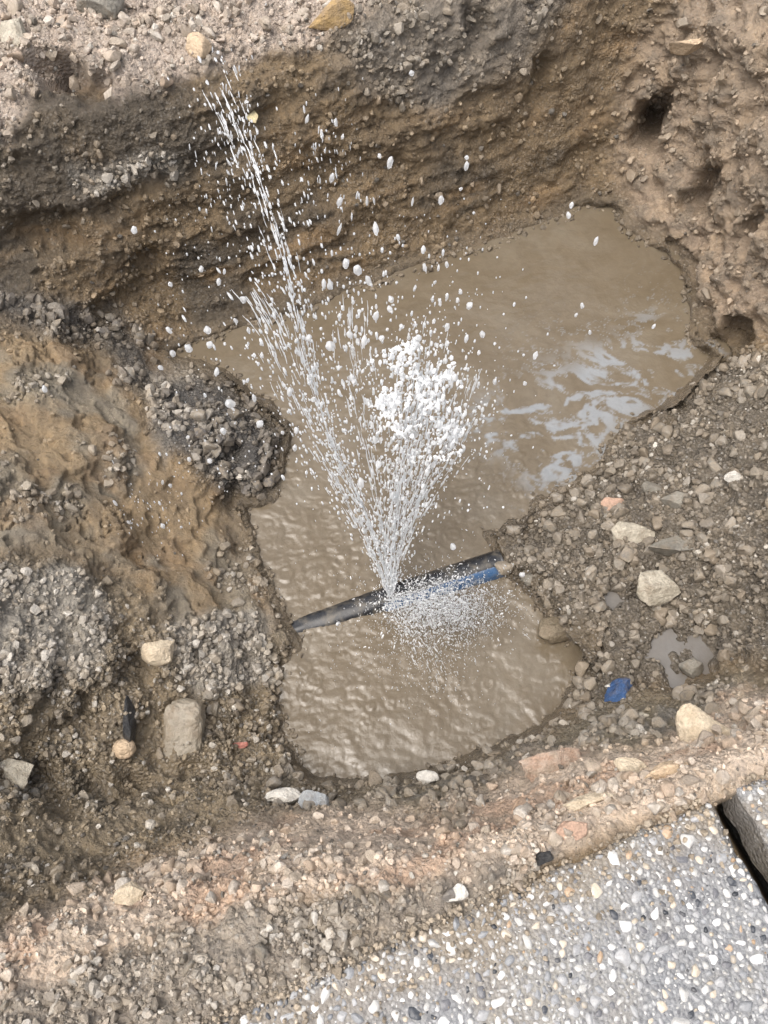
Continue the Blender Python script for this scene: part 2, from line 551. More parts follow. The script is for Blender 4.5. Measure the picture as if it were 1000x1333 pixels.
paint((0.33, 0.305, 0.265), Z_PALEG * 0.85)
paint((0.15, 0.128, 0.10), Z_MOUND)
paint((0.215, 0.18, 0.135), Z_MOUND * sstep(0.1, 0.4, n_md) * 0.6)
paint((0.085, 0.08, 0.075), Z_DARK)
paint((0.21, 0.18, 0.13), Z_WETN * 0.9)
paint((0.16, 0.15, 0.135), Z_WETN * sstep(0.0, 0.3, n_md) * 0.7)
paint((0.62, 0.505, 0.40), Z_BED)
paint((0.55, 0.38, 0.27), Z_BED * sstep(0.12, 0.4, fbm(Pw * 14, 3, 91)) * 0.8)
paint((0.46, 0.38, 0.30), Z_BED * sstep(0.2, 0.45, fbm(Pw * 20, 4, 95)) * 0.7)
paint((0.33, 0.285, 0.235), Z_BEDG)
paint((0.13, 0.118, 0.105), Z_BEDG * sstep(0.1, 0.4, n_md) * 0.8)
paint((0.47, 0.39, 0.325), Z_RUB)
paint((0.30, 0.25, 0.2), Z_RUB * sstep(0.05, 0.4, n_md) * 0.7)
paint((0.15, 0.12, 0.084), sstep(30, 2, sdp + 12 * n_md) * 0.8)          # soaked band along the water
far_out = ((U < -60) | (U > 1060) | (V < -60) | (V > 1400)) & (Z > -0.05)
paint((0.03, 0.03, 0.028), joint * near)
wet = np.clip(0.45 + 0.5 * sstep(-0.25, -0.5, Z) + 0.25 * n_lo + 0.25 * Z_MOUND + 0.25 * Z_CLAY + 0.3 * Z_DARK - 0.3 * Z_RUB - 0.15 * Z_BED, 0, 1)
wet = np.maximum(wet, sstep(25, 2, sdp))
grit = np.clip(0.25 + 0.75 * Z_GRAV + 0.3 * sstep(0.0, 0.4, fbm(Pw * 9, 3, 61)), 0, 1) * (1 - 0.7 * Z_CLAY * (1 - sstep(0.1, 0.35, n_lo)))

# relief along the surface normal
al = Pw @ EB
acr = Pw @ NB * 0.5 + Pw[:, 2]
scr = fbm(np.stack([al * 3.2, acr * 42, np.zeros_like(al)], 1), 4, 51, 0.6)
scr2 = fbm(np.stack([al * 8.0 + 3, acr * 95, np.zeros_like(al) + 4], 1), 3, 57, 0.6)
is_back = sstep(0.0, 0.3, (1 - np.clip(Z_GRAV + Z_CLAY + Z_RW, 0, 1))) * sstep(520, 420, V)
disp = 0.013 * n_lo * (1 + 0.8 * Z_RW + 0.5 * Z_RUB)
disp += 0.0125 * n_md * (0.9 + 0.9 * Z_RW - 0.65 * Z_CLAY)
disp += 0.0038 * n_hi * (1.2 - 0.8 * Z_CLAY)
f1, f2, cid2 = worley(Pw * 170, 19)
disp += 0.0026 * (np.clip(0.7 - f1, -0.2, 0.7) + 0.5 * (cid2 - 0.5)) * (1.0 - 0.75 * Z_CLAY) * (1 - 0.5 * is_back)
disp += is_back * (0.008 * scr + 0.002 * scr2) * (0.35 + 0.65 * sstep(-0.2, 0.2, fbm(Pw * 4 + 77, 2, 53)))
stair = fbm(Pw * np.array([9, 9, 14]) + 0.15 * n_md[:, None], 3, 83) * 4.0
stair = np.floor(stair) + sstep(0.42, 0.58, stair - np.floor(stair))
disp += 0.0085 * stair * (1.2 * Z_CLAY + 0.8 * Z_LOWL + 0.6 * Z_RW + 0.4 * Z_WETN)
stair = fbm(np.stack([al * 5 + 0.3 * n_md, acr * 17 + 0.5 * n_lo, np.zeros_like(al)], 1), 4, 85) * 4.5
stair = np.floor(stair) + sstep(0.35, 0.65, stair - np.floor(stair))
disp += 0.0062 * stair * is_back * sstep(-0.35, 0.25, fbm(Pw * 5 + 9, 2, 87))
f1, f2, cid = worley(Pw * 40, 5)
clod = (np.clip(0.75 - f1, -0.2, 0.75) + 0.35 * (cid - 0.5))
disp += 0.013 * clod * (Z_GRAV * 0.85 + 0.18 + 0.5 * Z_MOUND + 0.3 * Z_RUB)
f1, f2, cid2 = worley(Pw * 92, 15)
disp += 0.0042 * (np.clip(0.7 - f1, -0.2, 0.7) + 0.6 * (cid2 - 0.5)) * (Z_GRAV * 0.9 + 0.28) * (1 - 0.75 * Z_CLAY)
f1, f2, _c = worley(Pw * 17 + 0.25 * n_md[:, None], 25)          # big clods on the right face and the far face
disp += 0.040 * np.clip(0.6 - f1, -0.3, 0.6) * (Z_RW * 0.9 + 0.18 * is_back + 0.4 * Z_LOWL + 0.7 * Z_MOUND)
# drying and slump cracks in the clay
rid = np.abs(fbm(Pw * 13 + 0.4 * n_md[:, None], 3, 71))
disp -= 0.012 * sstep(0.035, 0.0, rid) * (Z_CLAY * 0.9 + is_back * 0.5) * sstep(-0.1, 0.25, fbm(Pw * 6, 2, 75))
calm = np.maximum(bed * near * 1.0, 0)
disp *= (1 - 0.94 * calm) * (1 - 0.75 * sstep(-0.03, 0.0, sn) * near * (se > -0.7))
disp *= 1 - 0.55 * sstep(14, -6, sdp)
for poly in (PUD_A, PUD_B):
    disp *= 1 - 0.5 * sstep(10, -6, sdpoly(WU, WV, poly))
POS = BASE + NR * disp[:, None]


def idx(u, v):
    iu = np.clip(np.searchsorted(US, u), 1, NU - 1); iv = np.clip(np.searchsorted(VS, v), 1, NV - 1)
    return iv * NU + iu


# hollows and washed-out holes in the soil faces: (u, v, radius m, depth m, direction weights)
for (u_, v_, r_, dp, sq) in [(847, 158, .045, .13, 1.5), (838, 178, .035, .10, 1.2), (915, 238, .035, .10, 1.6), (893, 262, .03, .06, 1.0), (978, 303, .035, .08, 1.3), (957, 440, .05, .09, .8), (935, 452, .03, .05, 1),
                         (82, 92, .05, .08, .8), (55, 82, .035, .06, .8), (120, 112, .04, .05, .7), (622, 38, .035, .04, 1.4), (705, 100, .035, .035, 1.9), (300, 590, .025, .04, 1), (305, 640, .03, .03, 1),
                         (185, 340, .05, .03, .8), (60, 300, .07, .03, .7), (430, 230, .05, .02, 1), (120, 1035, .055, .06, .45), (50, 1030, .06, .06, .45), (185, 1028, .045, .05, .45), (255, 1012, .03, .045, .6), (330, 1045, .04, .04, .5), (175, 880, .05, .035, .5), (60, 905, .05, .03, .4), (745, 845, .03, .03, .5)]:
    c = BASE[idx(u_, v_)]
    nn = NR[idx(u_, v_)]
    q = BASE - c
    q = q * np.array([1, 1, 1.0 / sq])
    dd = np.sqrt((q ** 2).sum(1)) * (1 + 0.35 * n_md)
    m_ = np.exp(-(dd / r_) ** 4 * 1.2)
    push = -nn * 0.75 + np.array([0, 0.5, -0.15])
    POS += (m_ * dp)[:, None] * push

shore_z = -D + 0.0035 * sstep(2, 16, sdp) + 0.0002 * np.clip(sdp - 16, 0, 60)
POS[:, 2] = np.where((sdp > 4) & (sdp < 90), np.maximum(POS[:, 2], shore_z), POS[:, 2])
jj, ii = np.meshgrid(np.arange(NV - 1), np.arange(NU - 1), indexing='ij')
a0 = (jj * NU + ii).ravel()
FACES = np.stack([a0, a0 + NU, a0 + NU + 1, a0 + 1], 1)
# ring of ground out to the horizon
ring = np.r_[np.arange(NU), np.arange(1, NV) * NU + NU - 1, (NV - 1) * NU + np.arange(NU - 2, -1, -1), np.arange(NV - 2, 0, -1) * NU]
rp = POS[ring]
ctr = np.array([0, 0.9, 0])
verts = [POS]; rings = [ring]
nb = len(POS)
for sc_ in (1.15, 1.6, 3.5, 15, 300):
    q = ctr + (rp - ctr) * sc_
    q[:, 2] = np.maximum(rp[:, 2], -0.05) * max(0, 1.3 - sc_ * .3) + 0.03 * vnoise(q * 1.5, 3)
    rings.append(np.arange(nb, nb + len(ring))); nb += len(ring)
    verts.append(q)
rf = []
for r0, r1 in zip(rings[:-1], rings[1:]):
    rf.append(np.stack([r0, np.roll(r0, -1), np.roll(r1, -1), r1], 1))
ALLV = np.vstack(verts); nx = len(ALLV) - len(POS)
gcol = np.vstack([np.clip(col, 0.02, 0.8), np.tile((0.33, 0.28, 0.22), (nx, 1))])
ground_me = mesh_np('ground', ALLV, np.vstack([FACES] + rf), True, gcol, {'wet': np.r_[wet, np.full(nx, .3)], 'grit': np.r_[grit, np.full(nx, .8)]})
MSOIL = soil_mat()
GROUND = obj('ground', ground_me, MSOIL, kind='structure', label='muddy soil and gravel of the dug pit')


def surf(u, v):
    i = idx(u, v)
    return POS[i], NR[i]


# ------------------------------------------------------------------ stone shapes
def ico(sub):
    bm = bmesh.new()
    bmesh.ops.create_icosphere(bm, subdivisions=sub, radius=1)
    v = np.array([x.co[:] for x in bm.verts]); f = np.array([[q.index for q in p.verts] for p in bm.faces])
    bm.free()
    return v, f


ICO = {k: ico(k) for k in (1, 2, 3, 4, 5)}


def rock_shape(seed, sub=2, cuts=9, depth=(0.5, 0.85), rough=0.06, freq=2.2):
    r = np.random.default_rng(seed)
    v, f = ICO[sub]
    v = v.copy()
    for _ in range(cuts):
        n = r.normal(size=3); n /= np.linalg.norm(n)
        d = r.uniform(*depth)
        e = v @ n - d
        v -= np.clip(e, 0, None)[:, None] * n * 0.96
    v *= 1 + rough * fbm(v * freq + seed * 3.1, 3, seed)[:, None]
    v -= (v.max(0) + v.min(0)) / 2
    v /= np.abs(v).max(0)
    return v, f


def rotm(rx, ry, rz):
    return np.array(Matrix.Rotation(rz, 3, 'Z') @ Matrix.Rotation(ry, 3, 'Y') @ Matrix.Rotation(rx, 3, 'X'))


PAL = {'pale': [(0.55, 0.51, 0.45), (0.64, 0.61, 0.56), (0.46, 0.41, 0.34), (0.40, 0.38, 0.35), (0.34, 0.29, 0.23)],
       'grey': [(0.2, 0.185, 0.16), (0.26, 0.23, 0.19), (0.15, 0.135, 0.115), (0.33, 0.3, 0.26), (0.22, 0.18, 0.135)],
       'dark': [(0.08, 0.077, 0.073), (0.12, 0.11, 0.10), (0.3, 0.28, 0.25), (0.08, 0.08, 0.085), (0.16, 0.15, 0.135)],
       'pink': [(0.54, 0.44, 0.35), (0.58, 0.51, 0.44), (0.48, 0.36, 0.27), (0.42, 0.35, 0.29), (0.62, 0.57, 0.51), (0.5, 0.42, 0.34)],
       'brown': [(0.2, 0.15, 0.1), (0.26, 0.2, 0.14), (0.16, 0.125, 0.09), (0.33, 0.28, 0.22)]}
# candidates: zone map, count, size range in photo px, palette
CELLA = np.abs(np.gradient(UU, axis=1) * np.gradient(VV, axis=0)).ravel()
dry = (sdp > 3) & ~(onslab & near) & (U > -220) & (U < 1260) & (V > -160) & (V < 1400)
for poly in (PUD_A, PUD_B):
    dry &= sdpoly(WU, WV, poly) > 2
SPEC = [(Z_PALEG, 700, (2.5, 8), 'pale'), (Z_PALEG, 220, (2.5, 7), 'dark'), (Z_MOUND, 1300, (2.5, 11), 'grey'), (Z_MOUND, 70, (3, 7), 'pale'), (Z_DARK, 420, (3, 10), 'dark'), (Z_LOWL, 330, (2.5, 8), 'pale'), (Z_LOWL, 220, (3, 9), 'grey'), (Z_LOWL, 150, (2.5, 7), 'dark'),
        (Z_BED, 950, (2.5, 11), 'pink'), (Z_BED, 40, (3, 6), 'dark'), (Z_BEDG, 380, (3, 10), 'grey'), (Z_BEDG, 300, (2.5, 10), 'pale'), (Z_BEDG, 260, (2.5, 9), 'dark'), (Z_RUB, 1300, (2.5, 11), 'pink'), (Z_RUB, 250, (3, 9), 'grey'),
        (Z_WETN, 420, (3, 11), 'grey'), (Z_WETN, 110, (3, 9), 'pale'), (Z_GREYT, 240, (3, 8), 'grey'), (Z_RW, 240, (3, 9), 'brown'), (is_back * 0.8 * (sdp > 8), 220, (2.5, 6), 'brown'), (is_back * sstep(250, 120, U), 150, (2.5, 6), 'grey'),
        (Z_CLAY * sstep(0.05, 0.3, n_lo), 260, (2.5, 8), 'grey'), (Z_CLAY * sstep(0.1, 0.3, n_lo), 90, (3, 8), 'pale')]
cand = []
for zm, cnt, (s0, s1), pal in SPEC:
    wgt = np.where(dry, zm, 0) * CELLA * np.clip(0.4 + 1.2 * sstep(-0.2, 0.3, n_md), 0.2, 2) * (0.12 + np.maximum(patch, 0.6 * np.maximum(Z_MOUND, Z_RUB)))
    wgt /= wgt.sum()
    pick = rng.choice(len(U), cnt, p=wgt)
    sz = s0 + (s1 - s0) * rng.random(cnt) ** 3.0
    for i, s_ in zip(pick, sz):
        cand.append((s_, i, pal))
cand.sort(key=lambda c: -c[0])
SHAPES = [rock_shape(100 + k, 3, 13 + k % 5, (0.32, 0.75), 0.10) for k in range(10)]
SH1 = [rock_shape(200 + k, 2, 10, (0.35, 0.75), 0.12) for k in range(10)]
SH0 = [rock_shape(230 + k, 1, 5, (0.35, 0.8), 0.25, 1.5) for k in range(12)]
TILE = {}
for key, cs in PAL.items():
    n = len(cs)
    st = []
    for k, c in enumerate(cs):
        st.append((k / n, c))
    s = stone_mat('stone_' + key, st, 0.75 if key not in ('pale', 'pink') else 0.6)
    for nd in s.node_tree.nodes:
        if nd.type == 'VALTORGB' and len(nd.color_ramp.elements) == n: nd.color_ramp.interpolation = 'CONSTANT'
    TILE[key] = [mesh_np('stone', v, f) for v, f in SHAPES]
    for me in TILE[key]: me.materials.append(s)
acc_v, acc_f, acc_c, off = [], [], [], 0
n_ind = 0
for s_, i, pal in cand:
    p = POS[i]
    dist = (p - CAMP) @ FWD
    r = s_ * dist / FPX
    sc3 = r * rng.uniform(0.65, 1.15, 3)
    R = rotm(*rng.uniform(0, 6.28, 3))
    loc = p + NR[i] * r * rng.uniform(-0.05, 0.45)
    if n_ind < 300 and -10 < U[i] < 1010 and -10 < V[i] < 1343:
        o = obj('stone', TILE[pal][rng.integers(10)], parent=GROUND)
        o.matrix_local = Matrix.Translation(loc) @ Matrix(R.tolist()).to_4x4() @ Matrix.Diagonal((*sc3, 1))
        n_ind += 1
        continue
    v, f = SH1[rng.integers(10)] if s_ > 5 else SH0[rng.integers(12)]
    acc_v.append((v * sc3) @ R.T + loc); acc_f.append(f + off); off += len(v)
    c = (np.array(PAL[pal][rng.integers(len(PAL[pal]))]) * 0.6 + col[i] * 0.4) * rng.uniform(0.75, 1.2)
    acc_c.append(np.tile(c, (len(v), 1)))
# crumbs of soil and grit over every face
NC = 44000
wgt = np.where(dry, 0.42 + 1.3 * Z_GRAV * (0.3 + patch) - 0.36 * Z_CLAY - 0.36 * is_back * sstep(-0.3, 0.0, n_lo), 0) * CELLA * np.clip(0.3 + 1.4 * sstep(-0.3, 0.3, n_md + 0.5 * n_hi), 0.1, 2)
wgt = np.clip(wgt, 0, None)
pick = rng.choice(len(U), NC, p=wgt / wgt.sum())
cp = POS[pick]
cr = (1.0 + 3.6 * rng.random(NC) ** 3) * ((cp - CAMP) @ FWD) / FPX
cn = NR[pick]
ccol = col[pick] * rng.uniform(0.55, 1.4, (NC, 1))
sel_ = rng.random(NC)
ccol = np.where((sel_ < 0.10)[:, None] * (Z_GRAV[pick] > 0.3)[:, None], rng.uniform(0.4, 0.62, (NC, 1)) * np.array([1, .94, .84]), ccol)
ccol = np.where((sel_ > 0.94)[:, None], rng.uniform(0.05, 0.1, (NC, 1)) * np.array([1, .97, .92]), ccol)
# half-drowned bits along the waterline
ns_ = 2600
sh_w = np.where((sdp > -12) & (sdp < 5) & (U > 150) & (U < 980), CELLA * (0.1 + sstep(-0.1, 0.3, n_md)), 0)
ps_ = rng.choice(len(U), ns_, p=sh_w / sh_w.sum())
shp = un(U[ps_], V[ps_], -D + rng.uniform(-0.003, 0.002, ns_))
pick[-ns_:] = ps_; cp[-ns_:] = shp
cr[-ns_:] = (1.0 + 3.2 * rng.random(ns_) ** 2.5) * ((shp - CAMP) @ FWD) / FPX
cn[-ns_:] = (0, 0, 1)
ccol[-ns_:] = np.array((0.15, 0.122, 0.088)) * rng.uniform(0.5, 1.5, (ns_, 1))
qa = rng.normal(size=(NC, 4)); qa /= np.linalg.norm(qa, axis=1)[:, None]
w_, x_, y_, z_ = qa.T
RM = np.stack([np.stack([1 - 2 * (y_ * y_ + z_ * z_), 2 * (x_ * y_ - z_ * w_), 2 * (x_ * z_ + y_ * w_)], 1),
               np.stack([2 * (x_ * y_ + z_ * w_), 1 - 2 * (x_ * x_ + z_ * z_), 2 * (y_ * z_ - x_ * w_)], 1),
               np.stack([2 * (x_ * z_ - y_ * w_), 2 * (y_ * z_ + x_ * w_), 1 - 2 * (x_ * x_ + y_ * y_)], 1)], 1)
for k in range(12):
    m_ = np.arange(k, NC, 12)
    v, f = SH0[k]
    q = (v[None] * (cr[m_, None, None] * rng.uniform(0.55, 1.3, (len(m_), 1, 3))))
    q = np.einsum('nij,nkj->nki', RM[m_], q) + (cp[m_] + cn[m_] * (cr[m_] * rng.uniform(-0.1, 0.6, len(m_)))[:, None])[:, None]
    acc_v.append(q.reshape(-1, 3)); acc_c.append(np.repeat(ccol[m_], len(v), 0))
    acc_f.append((f[None] + (off + np.arange(len(m_)) * len(v))[:, None, None]).reshape(-1, 3)); off += len(m_) * len(v)
MGRAV = stone_mat('gravel_stone', None, 0.4, 0.35, False)
obj('gravel', mesh_np('gravel', np.vstack(acc_v), np.vstack(acc_f), False, np.vstack(acc_c)), MGRAV, GROUND, kind='stuff', label='small loose gravel scattered over the soil')


# ------------------------------------------------------------------ paving slabs of washed aggregate
def cement_mat():
    s = Mat('wet_cement')
    n1 = s.noise(9, 5, 0.6); n2 = s.noise(160, 4, 0.65); n3 = s.noise(700, 3, 0.6)
    v = s.n('ShaderNodeTexVoronoi'); v.inputs['Scale'].default_value = 210; s.l(s.co, v.inputs['Vector'])
    sep = s.n('ShaderNodeSeparateColor'); s.l(v.outputs['Color'], sep.inputs[0])
    c = s.ramp(n1, [(0.3, (0.16, 0.168, 0.182)), (0.5, (0.205, 0.207, 0.21)), (0.7, (0.25, 0.235, 0.205))])
    c = s.mix(c, s.ramp(sep.outputs[0], [(0, (0.12, 0.12, 0.13)), (0.3, (0.17, 0.172, 0.18)), (0.6, (0.26, 0.262, 0.268)), (1, (0.42, 0.42, 0.42))]), s.ramp(v.outputs['Distance'], [(0.3, 0.8), (0.5, 0.0)]))
    c = s.mix(c, s.ramp(n2, [(0.3, (0.6, 0.6, 0.62)), (0.5, (1, 1, 1)), (0.75, (1.2, 1.2, 1.2))]), 0.7, 'MULTIPLY')
    c = s.mix(c, (0.20, 0.162, 0.115), s.math('MULTIPLY', s.attr('dirt'), 0.75, True))
    h = s.math('ADD', s.math('MULTIPLY', v.outputs['Distance'], -1.0), s.math('MULTIPLY', n3, 0.4))
    s.set(Base_Color=c, Roughness=s.ramp(n2, [(0.3, 0.16), (0.7, 0.42)]), Normal=s.bump(h, 0.003, 0.8))
    return s.m


def pebble_mat(name, byrandom):
    s = Mat(name)
    if byrandom:
        oi = s.n('ShaderNodeObjectInfo')
        c = s.ramp(oi.outputs['Random'], [(0.0, (0.56, 0.55, 0.53)), (0.14, (0.68, 0.675, 0.66)), (0.26, (0.46, 0.45, 0.43)), (0.42, (0.52, 0.45, 0.36)), (0.54, (0.33, 0.33, 0.335)), (0.72, (0.42, 0.30, 0.2)),
                                          (0.77, (0.24, 0.245, 0.255)), (0.91, (0.05, 0.055, 0.065)), (0.95, (0.14, 0.14, 0.15))], 'CONSTANT')
    else:
        c = s.attr('tint', 'Color')
    k = 0.012 if byrandom else 1.0
    n2 = s.noise(240 * k, 4, 0.6); n1 = s.noise(90 * k, 3, 0.6)
    c = s.mix(c, s.ramp(n2, [(0.3, (0.75, 0.74, 0.72)), (0.55, (1, 1, 1))]), 0.7, 'MULTIPLY')
    c = s.mix(c, (0.24, 0.24, 0.24), s.ramp(n1, [(0.53, 0.0), (0.7, 0.6)]))
    s.set(Base_Color=c, Roughness=s.ramp(n1, [(0.3, 0.18), (0.7, 0.4)]), Normal=s.bump(n2, 0.0012, 0.6))
    return s.m


MCEM = cement_mat(); MPEB = pebble_mat('pebble', True); MPEBS = pebble_mat('small_pebble', False)
PEB_SH = [rock_shape(300 + k, 3, 7 + k % 4, (0.6, 0.92), 0.08) for k in range(8)]
PEB_ME = [mesh_np('pebble', v, f) for v, f in PEB_SH]
for me in PEB_ME: me.materials.append(MPEB)
PEB_S1 = [rock_shape(330 + k, 1, 5, (0.5, 0.9), 0.15) for k in range(8)]
PCOL = 0.66 * np.array([(0.72, 0.71, 0.68), (0.8, 0.79, 0.77), (0.62, 0.6, 0.57), (0.55, 0.55, 0.55), (0.66, 0.57, 0.45), (0.4, 0.41, 0.43), (0.3, 0.31, 0.33), (0.06, 0.065, 0.075), (0.14, 0.14, 0.15), (0.5, 0.35, 0.22)])
PW = np.array([.19, .2, .15, .12, .08, .08, .06, .06, .04, .02])
SLAB_T = 0.064


def slab(a0_, a1_, depth, label, nbig, nsmall, seed):
    """a0_..a1_ along the pit edge from the joint corner, depth onto the paving side"""
    r = np.random.default_rng(seed)
    st = 0.0045
    na, nd = int((a1_ - a0_) / st) + 1, int(depth / st) + 1
    A = np.linspace(a0_, a1_, na); B = np.linspace(0.0, depth, nd)
    AA, BB = np.meshgrid(A, B)
    q = np.stack([AA.ravel(), BB.ravel(), np.zeros(AA.size) + seed], 1)
    n = fbm(q * 18, 3, 5); nh = fbm(q * 120, 3, 7)
    # ragged, slightly chipped rim
    db = np.minimum.reduce([AA.ravel() - a0_, a1_ - AA.ravel(), BB.ravel(), depth - BB.ravel()])
    z = 0.0012 * n + 0.0012 * nh - 0.006 * sstep(0.010, 0.0, db) * (1 + 0.8 * fbm(q * 60, 2, 8))
    rag = sstep(0.012, 0.0, db) * 0.0035 * fbm(q * 45, 3, 9)
    P = Ka + np.outer(AA.ravel() + rag, EDGE) + np.outer(BB.ravel() + rag, NRM)
    P[:, 2] = z
    J, I = np.meshgrid(np.arange(nd - 1), np.arange(na - 1), indexing='ij')
    k0 = (J * na + I).ravel()
    F = np.stack([k0, k0 + na, k0 + na + 1, k0 + 1], 1)
    rg = np.r_[np.arange(na), np.arange(1, nd) * na + na - 1, (nd - 1) * na + np.arange(na - 2, -1, -1), np.arange(nd - 2, 0, -1) * na]
    V_ = [P]; prev = rg; nb_ = len(P); Fs = [F]
    for dz in (-0.012, -0.024, -0.036, -0.05, -SLAB_T):
        low = P[rg].copy(); low[:, 2] = dz
        low += NRM * (0.002 * vnoise(low * 90, 3))[:, None] + EDGE * (0.002 * vnoise(low * 90, 6))[:, None]
        V_.append(low)
        cur = np.arange(nb_, nb_ + len(rg)); nb_ += len(rg)
        Fs.append(np.stack([prev, np.roll(prev, -1), np.roll(cur, -1), cur], 1))
        prev = cur
    V_.append(V_[-1].mean(0)[None]); V_[-1][0, 2] = -SLAB_T
    fan = np.stack([prev, np.roll(prev, -1), np.full(len(prev), nb_), np.full(len(prev), nb_)], 1)
    root = bpy.data.objects.new('paving_slab', None); COL.objects.link(root)
    root.location = Ka + EDGE * (a0_ + a1_) / 2 + NRM * depth / 2 + np.array([0, 0, -SLAB_T])
    root['label'] = label; root['category'] = 'paving slab'; root['group'] = 'aggregate paving slabs beside the pit'
    root.empty_display_size = 0.1
    off_ = np.array(root.location)
    allp = np.vstack(V_)
    dirt = np.zeros(len(allp)) + 0.5
    dirt[:len(P)] = sstep(0.10, 0.0, BB.ravel()) * sstep(-0.35, 0.35, fbm(q * 22, 4, 12)) + 0.35 * sstep(0.15, 0.5, fbm(q * 9, 3, 14))
    obj('concrete', mesh_np('concrete', allp - off_, np.vstack(Fs), attrs={'dirt': dirt}), MCEM, root)
    # pebbles: dart throwing, big first
    pts = []
    cell = {}
    def ok(x, y, rad):
        cx, cy = int(x / 0.02), int(y / 0.02)
        for ddx in (-1, 0, 1):
            for ddy in (-1, 0, 1):
                for (X, Y, Rr) in cell.get((cx + ddx, cy + ddy), ()):
                    if (X - x) ** 2 + (Y - y) ** 2 < (0.92 * (Rr + rad)) ** 2: return False
        cell.setdefault((cx, cy), []).append((x, y, rad)); return True
    sizes = np.sort(np.r_[0.0042 + 0.0042 * r.random(int(nbig * .75)) ** 2.6, r.uniform(0.008, 0.0115, int(nbig * .025)), 0.0012 + 0.0036 * r.random(nsmall) ** 1.5])[::-1]
    vis = []
    for rad in sizes:
        for _t in range(8):
            x = r.uniform(a0_ + rad + .002, a1_ - rad - .002); y = r.uniform(rad + .002, depth - rad - .002)
            if ok(x, y, rad):
                pts.append((x, y, rad)); break
    pv, pf, pc, o_ = [], [], [], 0
    ind = 0
    for x, y, rad in pts:
        p = Ka + EDGE * x + NRM * y
        asp = r.uniform(0.5, 1.0)
        sc_ = np.array([rad * 1.08, rad * asp, rad * r.uniform(0.45, 0.7)])
        R = rotm(r.uniform(-.25, .25), r.uniform(-.25, .25), r.uniform(0, 6.28))
        loc = p + np.array([0, 0, -sc_[2] * r.uniform(0.35, 0.75)])
        pu, pv_ = proj(loc)
        if ind < 300 and pu < 1010 and pv_ < 1345:
            o = obj('pebble', PEB_ME[r.integers(8)], parent=root)
            o.matrix_local = Matrix.Translation(loc - off_) @ Matrix(R.tolist()).to_4x4() @ Matrix.Diagonal((*sc_, 1))
            ind += 1
        else:
            v, f = PEB_S1[r.integers(8)]
            pv.append((v * sc_) @ R.T + loc - off_); pf.append(f + o_); o_ += len(v)
            pc.append(np.tile(PCOL[r.choice(10, p=PW)] * r.uniform(.85, 1.1), (len(v), 1)))
    obj('fine_aggregate', mesh_np('fine_aggregate', np.vstack(pv), np.vstack(pf), True, np.vstack(pc)), MPEBS, root, kind='stuff')


slab(-0.70, 0.0, 0.42, 'large wet pebble-aggregate paving slab whose long edge borders the pit', 1500, 6500, 1)
slab(0.036, 0.50, 0.42, 'wet aggregate paving slab beyond the dark open joint, mostly cut off', 900, 3600, 2)


# dirt spilled from the pit over the paving edge
nd_ = 1700
xa = rng.uniform(-0.69, 0.3, nd_); ya = 0.09 * rng.random(nd_) ** 3.0 - 0.004
keep_ = (xa < -0.004) | (xa > 0.042)
xa, ya = xa[keep_], ya[keep_]
rr_ = 0.0008 + 0.0034 * rng.random(len(xa)) ** 3
dp = Ka + np.outer(xa, EDGE) + np.outer(ya, NRM); dp[:, 2] = 0.0005 + rr_ * 0.4
dv_, df_, dc_, o_ = [], [], [], 0
for k in range(len(xa)):
    v, f = SH0[k % 12]
    dv_.append((v * rr_[k] * rng.uniform(.6, 1.2, 3)) @ rotm(*rng.uniform(0, 6, 3)).T + dp[k]); df_.append(f + o_); o_ += len(v)
    dc_.append(np.tile(np.array((0.34, 0.28, 0.21)) * rng.uniform(.5, 1.4), (len(v), 1)))
obj('spilled_dirt', mesh_np('spilled_dirt', np.vstack(dv_), np.vstack(df_), False, np.vstack(dc_)), MGRAV, GROUND, kind='stuff')

# ------------------------------------------------------------------ muddy water
def water_mat(name, rough=0.06):
    s = Mat(name)
    n1 = s.noise(5, 5, 0.6, 0.6); n2 = s.noise(30, 4, 0.6, 1.0)
    c = s.ramp(n1, [(0.3, (0.118, 0.092, 0.06)), (0.5, (0.14, 0.113, 0.079)), (0.7, (0.165, 0.14, 0.105))])
    c = s.mix(c, s.ramp(n2, [(0.3, (0.9, 0.9, 0.9)), (0.7, (1.1, 1.1, 1.1))]), 0.8, 'MULTIPLY')
    c = s.mix(c, (0.27, 0.30, 0.33), s.attr('sky_glint'))  # painted sky reflection mixed into the base colour
    s.set(Base_Color=c, Roughness=s.ramp(n2, [(0.3, rough + 0.02), (0.7, rough + 0.14)]), IOR=1.45, Normal=s.bump(s.noise(140, 3, 0.5, 0.4), 0.002, 0.4))
    return s.m


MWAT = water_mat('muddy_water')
NOZ = un(508, 778, -D + 0.05)
st = 0.0032
XS = np.arange(-0.70, 0.90, st); YS = np.arange(0.12, 1.80, st)
XX, YY = np.meshgrid(XS, YS)
wx, wy = XX.ravel(), YY.ravel()
wp = np.stack([wx, wy, np.full_like(wx, -D)], 1)
wu, wv = proj(wp)
keep = sdpoly(wu, wv, POOL) < 55
dist = np.hypot(wx - NOZ[0], wy - NOZ[1])
agit = np.clip(sstep(1.0, 0.25, dist) + 0.15, 0, 1)
lower = sstep(760, 840, wv + (wu - 500) * 0.33)                     # this side of the pipe
q2 = np.stack([wx, wy, np.zeros_like(wx)], 1)
warp = np.stack([fbm(q2 * 9, 2, 101), fbm(q2 * 9 + 7, 2, 103), np.zeros_like(wx)], 1)
bil = np.abs(fbm(q2 * np.array([34, 46, 1]) + 1.0 * warp, 2, 105))
bil2 = np.abs(fbm(q2 * 88 + 0.9 * warp, 2, 109))
swell = fbm(q2 * 13 + 0.5 * warp, 3, 111)
fine = fbm(q2 * 85 + warp, 2, 115)
